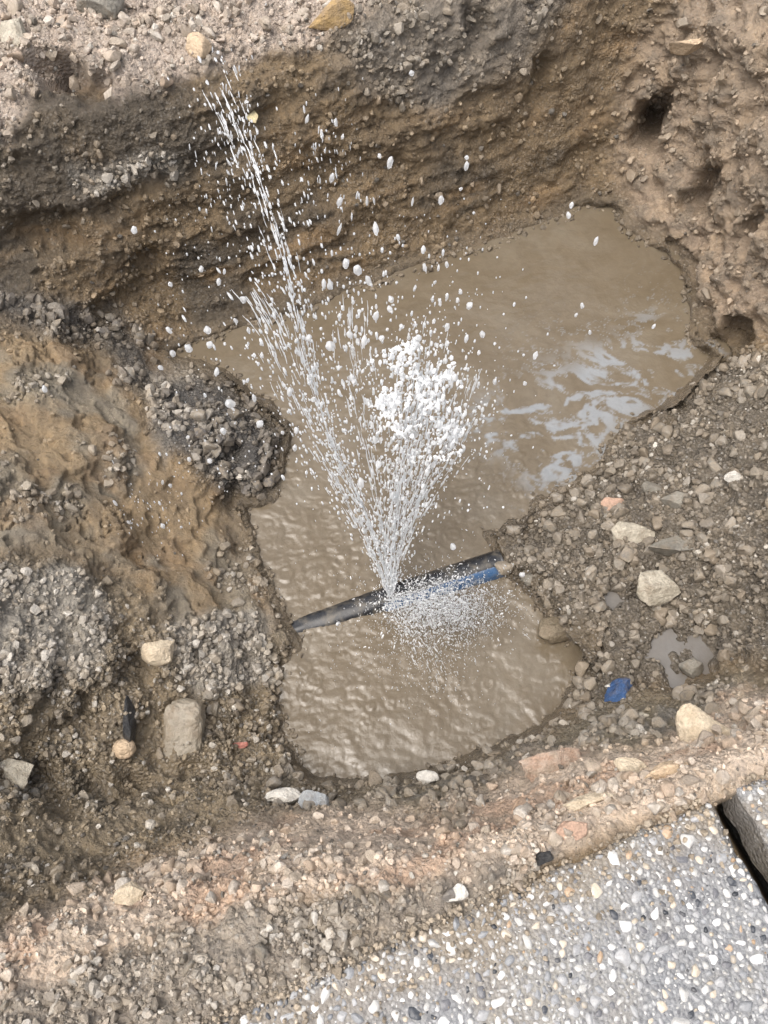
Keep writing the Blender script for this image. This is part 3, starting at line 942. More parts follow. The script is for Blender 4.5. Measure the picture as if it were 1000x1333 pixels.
h = agit * (0.0032 * bil + 0.0013 * bil2 + 0.0006 * fine) * (1 - 0.2 * lower) + 0.0026 * swell * (0.25 + agit)
h += (1 - agit) * 0.0013 * fbm(q2 * np.array([24, 36, 1]), 3, 117)
for k in range(170):                                              # rings of falling drops
    if k < 120:
        pu, pv_ = rng.uniform(350, 720), rng.uniform(560, 1020)
    else:
        pu, pv_ = rng.uniform(240, 900), rng.uniform(300, 640)
    c = un(pu, pv_, -D)
    R_ = rng.uniform(0.004, 0.016)
    sel = np.where((np.abs(wx - c[0]) < R_ * 2.2) & (np.abs(wy - c[1]) < R_ * 2.2))[0]
    if not len(sel): continue
    rr = np.hypot(wx[sel] - c[0], wy[sel] - c[1])
    h[sel] += rng.uniform(0.0005, 0.0013) * (1.0 if k < 120 else 0.3) * np.cos((rr - R_) * 420 * rng.uniform(.8, 1.2)) * np.exp(-((rr - R_) / 0.005) ** 2)
wp[:, 2] += h
# sky reflection painted on the pool as pale blue-grey swirls
GLINT_ZONE = [(600, 560), (680, 500), (760, 460), (850, 430), (930, 455), (880, 520), (800, 545), (775, 600), (720, 640), (690, 590)]
fw = sdpoly(wu + 26 * warp[:, 0], wv + 26 * warp[:, 1], GLINT_ZONE)
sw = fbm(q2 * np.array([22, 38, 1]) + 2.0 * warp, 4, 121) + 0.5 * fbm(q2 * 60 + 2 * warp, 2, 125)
sky_glint = sstep(0.04, 0.34, sw + 0.12 * fine) * sstep(40, -25, fw) * 0.62
sky_glint = np.maximum(sky_glint, 0.5 * sstep(0.045, 0.0, np.abs(sw - 0.05)) * sstep(90, 0, fw) * sstep(560, 700, wu))
ny_, nx_ = XX.shape
J, I = np.meshgrid(np.arange(ny_ - 1), np.arange(nx_ - 1), indexing='ij')
k0 = (J * nx_ + I).ravel()
F = np.stack([k0, k0 + 1, k0 + nx_ + 1, k0 + nx_], 1)
F = F[keep[F].all(1)]
used = np.unique(F); rem = np.full(len(wp), -1); rem[used] = np.arange(len(used))
obj('pool_water', mesh_np('pool_water', wp[used], rem[F], attrs={'sky_glint': sky_glint[used]}), MWAT, kind='structure', label='rippling muddy brown water at the pit bottom')

MPUD = water_mat('still_water', 0.02)
for nd in MPUD.node_tree.nodes:
    if nd.type == 'VALTORGB' and nd.color_ramp.elements[0].color[2] < 0.1:
        for e, c in zip(nd.color_ramp.elements, ((0.14, 0.126, 0.11), (0.16, 0.15, 0.138), (0.18, 0.175, 0.168))): e.color = (*c, 1)  # greyed base stands in for sky reflected in the puddles
for poly, zz in ((PUD_A, ZA), (PUD_B, ZB)):
    lo = np.min(poly, 0) - 30; hi = np.max(poly, 0) + 30
    g = np.stack(np.meshgrid(np.linspace(lo[0], hi[0], 46), np.linspace(lo[1], hi[1], 46)), 2).reshape(-1, 2)
    sdd = sdpoly(g[:, 0], g[:, 1], poly)
    P = un(g[:, 0], g[:, 1], zz); P[:, 2] += 0.0005 * vnoise(P * 22, 3)
    J, I = np.meshgrid(np.arange(45), np.arange(45), indexing='ij')
    k0 = (J * 46 + I).ravel()
    F = np.stack([k0, k0 + 46, k0 + 47, k0 + 1], 1)
    F = F[(sdd < 16)[F].all(1)]
    used = np.unique(F); rem = np.full(len(P), -1); rem[used] = np.arange(len(used))
    obj('puddle', mesh_np('puddle', P[used], rem[F]), MPUD, kind='structure', label='small still puddle among the stones')

# ------------------------------------------------------------------ the burst pipe
PA, PB = un(350, 834, -D - 0.032), un(642, 737, -D - 0.003)
PR = 0.0315
ax = PB - PA; plen = np.linalg.norm(ax); ax /= plen
ps = np.cross(ax, [0, 0, 1]); ps /= np.linalg.norm(ps); pu_ = np.cross(ps, ax)


def tube_patch(t0, t1, a0_, a1_, r_in, r_out, nt=60, na=40, jag=0.0):
    """a curved shell along the pipe, closed on all sides"""
    T = np.linspace(t0, t1, nt); A = np.linspace(a0_, a1_, na)
    TT, AA = np.meshgrid(T, A, indexing='ij')
    out = []
    for r in (r_out, r_in):
        rr = r + 0.0006 * vnoise(np.stack([TT.ravel() * 30, AA.ravel() * 3, np.zeros(TT.size)], 1), 4)
        out.append(PA + np.outer(TT.ravel(), ax) + (np.cos(AA.ravel()) * rr)[:, None] * ps + (np.sin(AA.ravel()) * rr)[:, None] * pu_)
    n = nt * na
    J, I = np.meshgrid(np.arange(nt - 1), np.arange(na - 1), indexing='ij')
    k = (J * na + I).ravel()
    f = [np.stack([k, k + na, k + na + 1, k + 1], 1), np.stack([k + 1, k + na + 1, k + na, k], 1) + n]
    for line in (np.arange(na), (nt - 1) * na + np.arange(na), np.arange(nt) * na, np.arange(nt) * na + na - 1):
        f.append(np.stack([line[:-1], line[1:], line[1:] + n, line[:-1] + n], 1))
    return np.vstack(out), np.vstack(f)


s = Mat('black_polyethylene')
n1 = s.noise(40, 5, 0.65); n2 = s.noise(12, 4, 0.6)
s.set(Base_Color=s.mix((0.016, 0.017, 0.02), (0.15, 0.13, 0.1), s.ramp(n1, [(0.48, 0.02), (0.7, 0.75)])), Roughness=s.ramp(n1, [(0.3, 0.16), (0.7, 0.5)]), Normal=s.bump(n1, 0.001, 0.5))
MBLK = s.m
s = Mat('blue_polyethylene')
n1 = s.noise(55, 5, 0.65); n2 = s.noise(160, 3, 0.6)
s.set(Base_Color=s.mix((0.04, 0.10, 0.21), (0.17, 0.165, 0.15), s.ramp(n1, [(0.48, 0.05), (0.68, 0.8)])), Roughness=s.ramp(n2, [(0.3, 0.18), (0.7, 0.45)]), Normal=s.bump(n1, 0.001, 0.5))
MBLU = s.m
root = bpy.data.objects.new('water_pipe', None); COL.objects.link(root); root.empty_display_size = 0.1
root.location = (PA + PB) / 2 - np.array([0, 0, PR])
root['label'] = 'black plastic water pipe with a blue side, burst and spraying in the muddy pool'; root['category'] = 'pipe'
ro = np.array(root.location)
TN = (NOZ - PA) @ ax
v, f = tube_patch(-0.06, plen + 0.02, 0, 2 * math.pi, PR - 0.006, PR, 90, 64)
obj('tube', mesh_np('tube', v - ro, f), MBLK, root)
v, f = tube_patch(plen * 0.5, plen + 0.012, -0.35, 1.15, PR - 0.001, PR + 0.0010, 90, 20)     # coloured side towards the paving
obj('blue_stripe', mesh_np('blue_stripe', v - ro, f), MBLU, root)
# torn lips of the split
for sgn in (-1, 1):
    T = np.linspace(-0.016, 0.016, 17)
    lip = []
    for t in T:
        wdt = 0.0032 * (1 - (t / 0.0165) ** 2) + 0.0003
        hgt = 0.0035 * (1 - (t / 0.0165) ** 2) + 0.0006 * math.sin(t * 900)
        base = PA + ax * (TN + t)
        for (dw, dh) in ((wdt, -0.002), (wdt + 0.002, -0.002), (wdt + 0.0012, hgt), (wdt, hgt * .8)):
            a_ = 1.25 + sgn * dw / PR
            lip.append(base + (math.cos(a_) * ps + math.sin(a_) * pu_) * (PR + dh))
    n = len(T); f = []
    for k in range(n - 1):
        for e in range(4):
            f.append((k * 4 + e, k * 4 + (e + 1) % 4, k * 4 + 4 + (e + 1) % 4, k * 4 + 4 + e))
    obj('torn_lip', mesh_np('torn_lip', np.array(lip) - ro, np.array(f)), MBLK, root)

# ------------------------------------------------------------------ single rocks and debris
CR = np.stack([RIGHT, UP, -FWD], 1)


def rock(name, u, v, wpx, hpx, rot, m, label, cat, seed, cuts=9, dep=0.75, lift=0.25, rough=0.07, depth=(0.42, 0.8), freq=2.2, box=False):
    p, n = surf(u, v)
    dist_ = (p - CAMP) @ FWD
    hx, hy = wpx * dist_ / FPX / 2, hpx * dist_ / FPX / 2
    hz = math.sqrt(hx * hy) * dep
    vs, fs = rock_shape(seed, 5 if wpx > 40 else 4, cuts + 3, depth, rough, freq)
    vs = vs * (1 + 0.05 * fbm(vs * 3.2 + seed, 3, seed + 4)[:, None] + 0.045 * fbm(vs * 8, 3, seed)[:, None])
    if box: vs = np.sign(vs) * np.abs(vs) ** 0.55 * (1 + 0.12 * fbm(vs * 2.5, 3, seed)[:, None])
    a_ = -math.radians(rot)
    Rz = np.array([[math.cos(a_), -math.sin(a_), 0], [math.sin(a_), math.cos(a_), 0], [0, 0, 1]])
    q = (vs * [hx, hy, hz]) @ Rz.T @ CR.T
    base = np.array([0, 0, q[:, 2].min()])
    return obj(name, mesh_np(name, q - base, fs), m, loc=p + n * hz * lift + base, label=label, cat=cat)


M_CREAM = plain_stone('cream_limestone', (0.66, 0.56, 0.42), (0.50, 0.40, 0.28), 0.25)
M_PALE = plain_stone('pale_stone', (0.52, 0.47, 0.38), (0.36, 0.32, 0.25), 0.55)
M_WHITE = plain_stone('white_stone', (0.72, 0.69, 0.63), (0.58, 0.54, 0.48), 0.2)
M_PINK = plain_stone('pink_stone', (0.52, 0.34, 0.25), (0.44, 0.3, 0.22), 0.3)
M_GREYS = plain_stone('grey_stone', (0.27, 0.25, 0.21), (0.18, 0.165, 0.14), 0.6)
M_BGREY = plain_stone('blue_grey_stone', (0.34, 0.36, 0.38), (0.45, 0.45, 0.44), 0.3, 0.25)
M_BLACK = plain_stone('black_stone', (0.025, 0.025, 0.027), (0.05, 0.05, 0.05), 0.1, 0.3)
M_BLUE = plain_stone('blue_plastic', (0.035, 0.09, 0.22), (0.02, 0.05, 0.13), 0.35, 0.2)
M_OCH = plain_stone('ochre_stone', (0.42, 0.28, 0.12), (0.34, 0.24, 0.14), 0.35)
M_TAN = plain_stone('tan_stone', (0.62, 0.47, 0.32), (0.5, 0.38, 0.26), 0.25)
M_BRICK = plain_stone('pink_mortar', (0.50, 0.34, 0.25), (0.58, 0.47, 0.38), 0.5, 0.5, 70)
M_MUD = plain_stone('clay_lump', (0.24, 0.195, 0.135), (0.2, 0.165, 0.115), 0.6, 0.3)
M_CLB = plain_stone('grey_clay', (0.30, 0.265, 0.21), (0.26, 0.22, 0.165), 0.8, 0.25, 18)
M_RED = plain_stone('red_chip', (0.55, 0.20, 0.16), (0.5, 0.26, 0.2), 0.15)
M_YEL = plain_stone('yellow_chip', (0.72, 0.62, 0.36), (0.66, 0.56, 0.34), 0.05)

rock('rock', 912, 966, 66, 78, 10, M_CREAM, 'large cream limestone rock on the rim just above the paving slab', 'rock', 11, 8, .8, .35)
rock('rock', 851, 770, 56, 48, 8, M_PALE, 'blocky pale grey rock standing beside the small puddles', 'rock', 12, 10, .9, .45, .04, (.5, .7))
rock('rock', 801, 661, 36, 22, 8, M_PINK, 'small smooth pink rock on the gravel mound', 'rock', 13, 6, .8, .45)
rock('rock', 822, 702, 58, 40, 20, M_PALE, 'flat muddy pale rock below the small pink rock', 'rock', 14, 9, .5, .2)
rock('rock', 884, 712, 80, 26, -10, M_GREYS, 'long narrow grey rock lying on the gravel mound', 'rock', 15, 8, .8, .35)
rock('rock', 733, 824, 66, 34, -8, M_MUD, 'flat muddy brown rock jutting over the pool edge', 'rock', 16, 10, .6, .5, .05)
rock('blue_fragment', 806, 906, 46, 30, -15, M_BLUE, 'muddy dark blue plastic fragment lying below the puddles', 'plastic fragment', 17, 9, .6, .35, .07)
rock('rock', 797, 893, 20, 9, 0, M_WHITE, 'tiny white rock just above the blue plastic fragment', 'rock', 18, 6, .7, .5)
rock('rock', 701, 1110, 23, 20, 0, M_BLACK, 'small black lump lying on the edge of the paving slab', 'rock', 19, 9, .8, .6, .1)
rock('rock', 591, 1159, 33, 22, -5, M_WHITE, 'flat white stone beside the paving slab edge', 'rock', 20, 7, .5, .4)
rock('rock', 556, 1019, 30, 20, 10, M_WHITE, 'pointed white stone at the waterline below the paving', 'rock', 21, 8, .8, .5, .06, (.4, .7))
rock('rock', 366, 1047, 50, 24, -8, M_WHITE, 'smooth pale oval stone on the pit face below the paving', 'rock', 22, 5, .7, .3)
rock('rock', 410, 1050, 50, 42, 20, M_BGREY, 'wet blue-grey stone beside the pale oval stone', 'rock', 23, 6, .6, .2)
rock('rock', 155, 978, 30, 26, 0, M_TAN, 'round tan pebble sitting on the clay bank', 'rock', 24, 3, .9, .6, .03, (.8, .95))
rock('rock', 202, 850, 46, 36, -20, M_CREAM, 'angular cream rock with an overhanging edge on the clay bank', 'rock', 25, 9, .8, .5, .05, (.45, .75))
rock('rock', 168, 1172, 44, 32, -15, M_CREAM, 'cream stone lump in the rubble at the pit rim', 'rock', 26, 8, .7, .4)
rock('rock', 15, 1008, 46, 36, 10, M_PALE, 'rounded pale rock at the foot of the clay bank', 'rock', 27, 6, .7, .3)
rock('red_chip', 310, 974, 20, 12, -20, M_RED, 'small red chip on the wet soil near the pool', 'chip', 28, 7, .4, .5)
rock('yellow_chip', 327, 149, 22, 15, 35, M_YEL, 'small yellow chip against the dark soil face opposite the paving', 'chip', 29, 8, .35, .9)
rock('rock', 725, 1004, 92, 58, -10, M_BRICK, 'crumbling pink mortar lump on the rim', 'rock', 30, 9, .6, .1, .14, (.5, .85), 3.2)
rock('rock', 825, 1004, 54, 30, 15, M_CREAM, 'jagged cream stone next to the large cream rock', 'rock', 31, 9, .6, .3, .1)
rock('rock', 868, 1012, 62, 26, -25, M_TAN, 'peach mortar piece below the large cream rock', 'rock', 32, 9, .5, .25, .1)
rock('rock', 765, 1046, 74, 18, -12, M_CREAM, 'thin cream mortar strip along the rim', 'rock', 33, 8, .7, .15, .08)
rock('rock', 832, 942, 26, 12, 0, M_PALE, 'flat pale stone under the blue plastic fragment', 'rock', 34, 7, .5, .5)
rock('rock', 430, 26, 66, 32, -22, M_OCH, 'ochre stone stuck in the top of the soil face opposite the paving', 'rock', 35, 8, .7, .25)
rock('rock', 257, 65, 36, 30, 30, M_TAN, 'tan stone hanging out of the pink rubble edge', 'rock', 36, 8, .8, .35)
rock('rock', 132, 14, 62, 44, 15, M_GREYS, 'big grey stone among the pink rubble', 'rock', 37, 8, .7, .15)
rock('rock', 908, 58, 48, 13, -5, M_TAN, 'thin flat beige stone sticking out of the wall with washed-out holes', 'rock', 38, 8, 1.2, .5)
rock('rock', 20, 55, 50, 40, 60, M_PALE, 'pale flat stone leaning in the rubble corner', 'rock', 39, 8, .6, .25)
rock('clay_block', 236, 956, 52, 88, 4, M_CLB, 'smooth upright grey clay block in the clay bank', 'clay block', 40, 1, .45, -.5, .03, (.9, .95), box=True)
rock('rock', 740, 1082, 40, 30, 0, M_PINK, 'reddish rock set in the rim beside the slab', 'rock', 41, 8, .6, .1)
rock('rock', 850, 640, 26, 18, 10, M_GREYS, 'dark grey rock beside the small pink rock', 'rock', 42, 8, .8, .4)
rock('rock', 955, 625, 22, 16, 10, M_WHITE, 'small white rock high on the gravel mound', 'rock', 43, 8, .8, .4)
rock('rock', 885, 655, 38, 26, 30, M_GREYS, 'rough grey rock above the long narrow rock', 'rock', 44, 9, .8, .3)
rock('rock', 690, 750, 28, 22, 0, M_GREYS, 'grey rock beside the buried end of the pipe', 'rock', 45, 9, .8, .3)
rock('rock', 895, 872, 34, 26, 0, M_GREYS, 'muddy lump rising from the larger puddle', 'rock', 46, 9, .7, .5)
rock('tar_strip', 160, 930, 16, 62, -8, M_BLACK, 'black tarry strip stuck upright in the clay bank', 'tar strip', 47, 9, .8, .3, .12)

# ------------------------------------------------------------------ the fountain
s = Mat('spray_water')
s.set(Base_Color=(0.97, 0.985, 1.0, 1), Roughness=0.04, IOR=1.33)

s.b.inputs['Transmission Weight'].default_value = 0.6
def scatter(s, fac, colr):
    # aerated water also lets light through from behind
    tr = s.n('ShaderNodeBsdfTranslucent'); tr.inputs['Color'].default_value = colr
    mx = s.n('ShaderNodeMixShader'); mx.inputs[0].default_value = fac
    s.l(s.b.outputs[0], mx.inputs[1]); s.l(tr.outputs[0], mx.inputs[2]); s.l(mx.outputs[0], s.out.inputs['Surface'])


scatter(s, 0.25, (0.95, 0.975, 1, 1))
MSPR = s.m
s = Mat('white_water')
s.set(Base_Color=(0.96, 0.97, 0.98, 1), Roughness=0.1, IOR=1.33)
s.b.inputs['Transmission Weight'].default_value = 0.2
scatter(s, 0.4, (1, 1, 1, 1))
MFOAM = s.m
s = Mat('clear_drop')
s.set(Base_Color=(0.97, 0.985, 1.0, 1), Roughness=0.05, IOR=1.33)
s.b.inputs['Transmission Weight'].default_value = 0.66
scatter(s, 0.2, (1, 1, 1, 1))
MDROP = s.m


def path(pts):
    p = un([q[0] for q in pts], [q[1] for q in pts], [q[2] for q in pts])
    p = np.array(p)
    seg = np.r_[0, np.cumsum(np.linalg.norm(np.diff(p, axis=0), axis=1))]
    def ev(t):
        s_ = np.clip(t, 0, 1) * seg[-1]
        k = np.clip(np.searchsorted(seg, s_) - 1, 0, len(p) - 2)
        f = ((s_ - seg[k]) / (seg[k + 1] - seg[k]))[..., None]
        pm = p[np.clip(k - 1, 0, None)]; p0 = p[k]; p1 = p[k + 1]; p2 = p[np.clip(k + 2, None, len(p) - 1)]
        return 0.5 * (2 * p0 + (p1 - pm) * f + (2 * pm - 5 * p0 + 4 * p1 - p2) * f ** 2 + (3 * p0 - pm - 3 * p1 + p2) * f ** 3)
    return ev, seg[-1]


def strands(ev, L, n, spread, rad, t0, t1, lens, seed, bias=1.0, ns=9, nsd=5):
    """thin tapering threads of water that follow a path"""
    r = np.random.default_rng(seed)
    V_, F_ = [], []; o_ = 0
    for k in range(n):
        a = t0 + (t1 - t0) * r.random() ** bias
        ln = r.uniform(*lens) / L
        t = np.linspace(a, min(a + ln, 1.0), ns)
        if t[-1] - t[0] < 0.004: continue
        c = ev(t)
        od = r.normal(size=3); 
        amp = spread(t) * r.random() ** 0.6
        c = c + od * amp[:, None] * 0.6
        c += 0.0016 * np.stack([vnoise(np.stack([t * L * 45, t * 0 + k, t * 0 + j], 1), seed) for j in range(3)], 1)
        tan = np.gradient(c, axis=0); tan /= np.linalg.norm(tan, axis=1)[:, None] + 1e-9
        b1 = np.cross(tan, [0.3, 0.9, 0.2]); b1 /= np.linalg.norm(b1, axis=1)[:, None]
        b2 = np.cross(tan, b1)
        rr = r.uniform(*rad) * np.sin(np.linspace(0.12, math.pi - 0.12, ns)) ** 0.6 * (1 + 0.45 * r.normal(size=ns)).clip(0.35, 1.9)
        an = np.arange(nsd) * 2 * math.pi / nsd
        ring_ = c[:, None] + rr[:, None, None] * (np.cos(an)[None, :, None] * b1[:, None] + np.sin(an)[None, :, None] * b2[:, None])
        V_.append(ring_.reshape(-1, 3))
        J, I = np.meshgrid(np.arange(ns - 1), np.arange(nsd), indexing='ij')
        k0 = (J * nsd + I).ravel(); k1 = (J * nsd + (I + 1) % nsd).ravel()
        F_.append(np.stack([k0, k1, k1 + nsd, k0 + nsd], 1) + o_); o_ += ns * nsd
    return np.vstack(V_), np.vstack(F_)


def drops_mesh(P, R, dirs=None, stretch=None, sub=2, seed=0):
    r = np.random.default_rng(seed)
    v, f = ICO[sub]
    V_, F_ = [], []; o_ = 0
    for k in range(len(P)):
        q = v * (1 + 0.22 * vnoise(v * 1.6 + k * 7.7, seed)[:, None]) * r.uniform(0.75, 1.2, 3)
        if dirs is not None:
            d = dirs[k] / (np.linalg.norm(dirs[k]) + 1e-9)
            q = q + np.outer(q @ d, d) * (stretch[k] - 1)
        V_.append(P[k] + q * R[k]); F_.append(f + o_); o_ += len(v)
    return np.vstack(V_), np.vstack(F_)


FN = bpy.data.objects.new('water_fountain', None); COL.objects.link(FN); FN.location = NOZ; FN.empty_display_size = 0.1
FN['label'] = 'fan of white water jets bursting up from the split pipe'; FN['category'] = 'water jet'


def fpart(name, v, f, m):
    return obj(name, mesh_np(name, v - NOZ, f), m, FN, kind='stuff')


zn = NOZ[2]
jetA = path([(508, 778, zn), (497, 728, -.42), (470, 655, -.31), (437, 590, -.20), (408, 500, -.06), (388, 405, .07), (368, 330, .15), (342, 245, .21), (312, 165, .25), (286, 105, .27)])
jetB = path([(508, 778, zn), (511, 715, -.40), (519, 650, -.29), (535, 570, -.16), (548, 500, -.05), (556, 430, .05)])
jetC = path([(507, 778, zn), (500, 705, -.39), (487, 630, -.26), (470, 540, -.12), (458, 460, 0.0), (455, 360, .12)])
jetD = path([(507, 778, zn), (492, 735, -.43), (455, 660, -.31), (412, 575, -.18), (376, 495, -.06), (345, 420, .03), (322, 385, .06)])
jetE = path([(509, 778, zn), (522, 715, -.41), (545, 650, -.31), (575, 590, -.22), (598, 545, -.15), (610, 500, -.09)])
jetF = path([(509, 780, zn), (520, 800, -.46), (545, 835, -.45), (570, 880, -.50), (578, 905, -.545)])
jetG = path([(509, 780, zn), (540, 780, -.46), (585, 780, -.45), (625, 800, -.50), (640, 825, -.545)])
sp = lambda a, b, p=1.0: (lambda t: a + b * t ** p)
fpart('stream', *strands(*jetA, 260, sp(.0012, .030, 1.2), (.0004, .0014), .0, .98, (.012, .05), 1, 1.3), MSPR)
fpart('stream', *strands(*jetB, 300, sp(.0010, .064), (.0004, .0014), .0, .85, (.012, .05), 2, .8), MSPR)
fpart('stream', *strands(*jetC, 150, sp(.0015, .045), (.0004, .0012), .0, .9, (.012, .045), 3, 1.1), MSPR)
fpart('stream', *strands(*jetD, 180, sp(.0010, .042), (.0004, .0012), .0, .97, (.012, .045), 4, 1.3), MSPR)
fpart('stream', *strands(*jetE, 190, sp(.0010, .055), (.0004, .0015), .0, .95, (.015, .05), 5), MSPR)
fpart('stream', *strands(*jetF, 60, sp(.012, .06), (.0004, .0010), .0, .9, (.006, .02), 6), MSPR)
fpart('stream', *strands(*jetG, 120, sp(.016, .070), (.0004, .0011), .0, .9, (.006, .02), 7), MSPR)


r = np.random.default_rng(31)
n_ = 1500
c = un(562 + 36 * r.normal(size=n_), 788 + 20 * r.normal(size=n_) - 0.25 * 36 * r.normal(size=n_), -D + 0.02 + 0.06 * r.random(n_))
fpart('splash', *drops_mesh(c, 0.0005 + 0.0016 * r.random(n_) ** 3, np.array([0.2, .2, 1.0]) + r.normal(size=(n_, 3)) * .4, r.uniform(1.2, 4, n_), 1, 9), MFOAM)


def along(jet, n, spread, t0, t1, seed, bias=1.0):
    r = np.random.default_rng(seed)
    t = t0 + (t1 - t0) * r.random(n) ** bias
    c = jet[0](t); d = jet[0](np.clip(t + .02, 0, 1)) - jet[0](np.clip(t - .02, 0, 1))
    return c + r.normal(size=(n, 3)) * spread(t)[:, None] * 0.6, d


# churned white head of the middle jets
r = np.random.default_rng(99)
P1, d1 = along(jetB, 420, sp(.0, .055), .40, 1.0, 21)
P2, d2 = along(jetE, 200, sp(.0, .055), .4, 1.0, 22)
P3, d3 = along(jetC, 90, sp(.0, .045), .5, 1.0, 23)
P = np.vstack([P1, P2, P3]); dd = np.vstack([d1, d2, d3])
R = 0.0008 + 0.0030 * r.random(len(P)) ** 3.5
v1, f1_ = drops_mesh(P, R, dd, r.uniform(1.0, 2.6, len(P)), 2, 5)
fpart('white_plume', v1, f1_, MDROP)
Pl, Rl = [], []
for (u_, v_, z_, n_, su) in [(a_, b_, c_, int(n0 * 1.8), s0 * .92) for (a_, b_, c_, n0, s0) in [(540, 505, -.04, 60, 24), (520, 465, .0, 34, 14), (515, 545, -.1, 46, 16), (575, 548, -.12, 40, 17), (562, 488, -.02, 30, 22), (587, 575, -.15, 24, 12), (505, 520, -.08, 26, 10), (585, 490, -.02, 12, 8), (537, 450, .02, 14, 8), (550, 590, -.18, 30, 20)]]:
    uc = u_ + r.normal(size=n_) * su; vc_ = v_ + r.normal(size=n_) * su * 1.1; zc = z_ + r.normal(size=n_) * .018
    c = un(uc, vc_, zc)
    Pl.append(c); Rl.append(0.0010 + 0.0046 * r.random(n_) ** 2.2)
    # short bridges so that blobs hang together in ragged sheets
    for _k in range(n_):
        i_, j_ = r.integers(n_, size=2)
        if np.linalg.norm(c[i_] - c[j_]) < 0.035:
            t_ = np.linspace(0, 1, 9)[:, None]
            Pl.append(c[i_] * (1 - t_) + c[j_] * t_ + r.normal(size=(9, 3)) * .0012); Rl.append(r.uniform(.0010, .0024, 9))
Pl = np.vstack(Pl); Rl = np.hstack(Rl) * 0.82
up_ = jetB[0](np.array([.9])) - jetB[0](np.array([.4]))
up_ = up_ / np.linalg.norm(up_)
v1, f1_ = drops_mesh(Pl, Rl, up_ + r.normal(size=(len(Pl), 3)) * .25, r.uniform(1.0, 3.2, len(Pl)) ** (Rl < 0.004), 2, 6)
tmp = bpy.data.objects.new('white_plume', mesh_np('white_plume', v1 - NOZ, f1_)); COL.objects.link(tmp)
md = tmp.modifiers.new('merge', 'REMESH'); md.mode = 'VOXEL'; md.voxel_size = 0.0011; md.use_smooth_shade = True
sm = tmp.modifiers.new('soften', 'SMOOTH'); sm.factor = 0.5; sm.iterations = 2
me = bpy.data.meshes.new_from_object(tmp.evaluated_get(bpy.context.evaluated_depsgraph_get()))
bpy.data.objects.remove(tmp)
me.name = 'white_plume'
me.materials.clear()
obj('white_plume', me, MFOAM, FN, kind='stuff')

# fine spray round every jet: nobody could count it
SP, SR, SD_, SS = [], [], [], []
for k, (j, n_, s_, a_, b_, rr) in enumerate([(jetA, 620, sp(.002, .055), .1, 1, (.0008, .0024)), (jetB, 900, sp(.004, .11), .05, 1, (.0007, .0024)), (jetC, 420, sp(.003, .09), .1, 1, (.0008, .0026)),
                                             (jetD, 420, sp(.003, .07), .1, 1, (.0008, .0026)), (jetE, 420, sp(.003, .09), .1, 1, (.0007, .0022)), (jetG, 700, sp(.012, .09), .0, .9, (.0005, .0015)), (jetF, 320, sp(.01, .07), .0, 1, (.0005, .0014))]):
    p, d = along(j, n_, s_, a_, b_, 40 + k)
    SP.append(p); SD_.append(d); SS.append(r.uniform(1.0, 3.2, n_)); SR.append(r.uniform(*rr, n_))
n_ = 420
for (ua, ub, va, vb, za, zb, n_, ra, rb, sa, sb) in [(500, 655, 750, 835, -.52, -.42, 4200, .0003, .0009, 2, 8), (500, 620, 790, 900, -.53, -.46, 700, .0003, .0009, 1.5, 5), (380, 660, 640, 960, -.5, -.3, 420, .0004, .0010, 2, 6), (260, 345, 95, 300, .1, .3, 160, .0006, .0014, 2, 6), (385, 470, 130, 300, .05, .25, 90, .0006, .0014, 2, 6), (140, 260, 610, 720, -.3, -.15, 70, .0005, .0012, 2, 5)]:
    SP.append(un(0.5 * (ua + ub) + (ub - ua) * .25 * r.normal(size=n_), 0.5 * (va + vb) + (vb - va) * .25 * r.normal(size=n_), r.uniform(za, zb, n_))); SD_.append(np.array([0, .1, 1.0]) + r.normal(size=(n_, 3)) * .12); SS.append(r.uniform(sa, sb, n_)); SR.append(r.uniform(ra, rb, n_))
n_ = 420
SP.append(un(r.uniform(200, 660, n_), 250 + 420 * r.random(n_), r.uniform(-.3, .2, n_))); SD_.append(np.tile([0, .1, 1.0], (n_, 1))); SS.append(r.uniform(1, 2.6, n_)); SR.append(r.uniform(.0006, .002, n_))
v, f = drops_mesh(np.vstack(SP), np.hstack(SR), np.vstack(SD_), np.hstack(SS), 1, 7)
SPRAY = obj('spray', mesh_np('spray', v, f), MSPR, kind='stuff', label='fine water spray hanging around the jets', cat='spray')

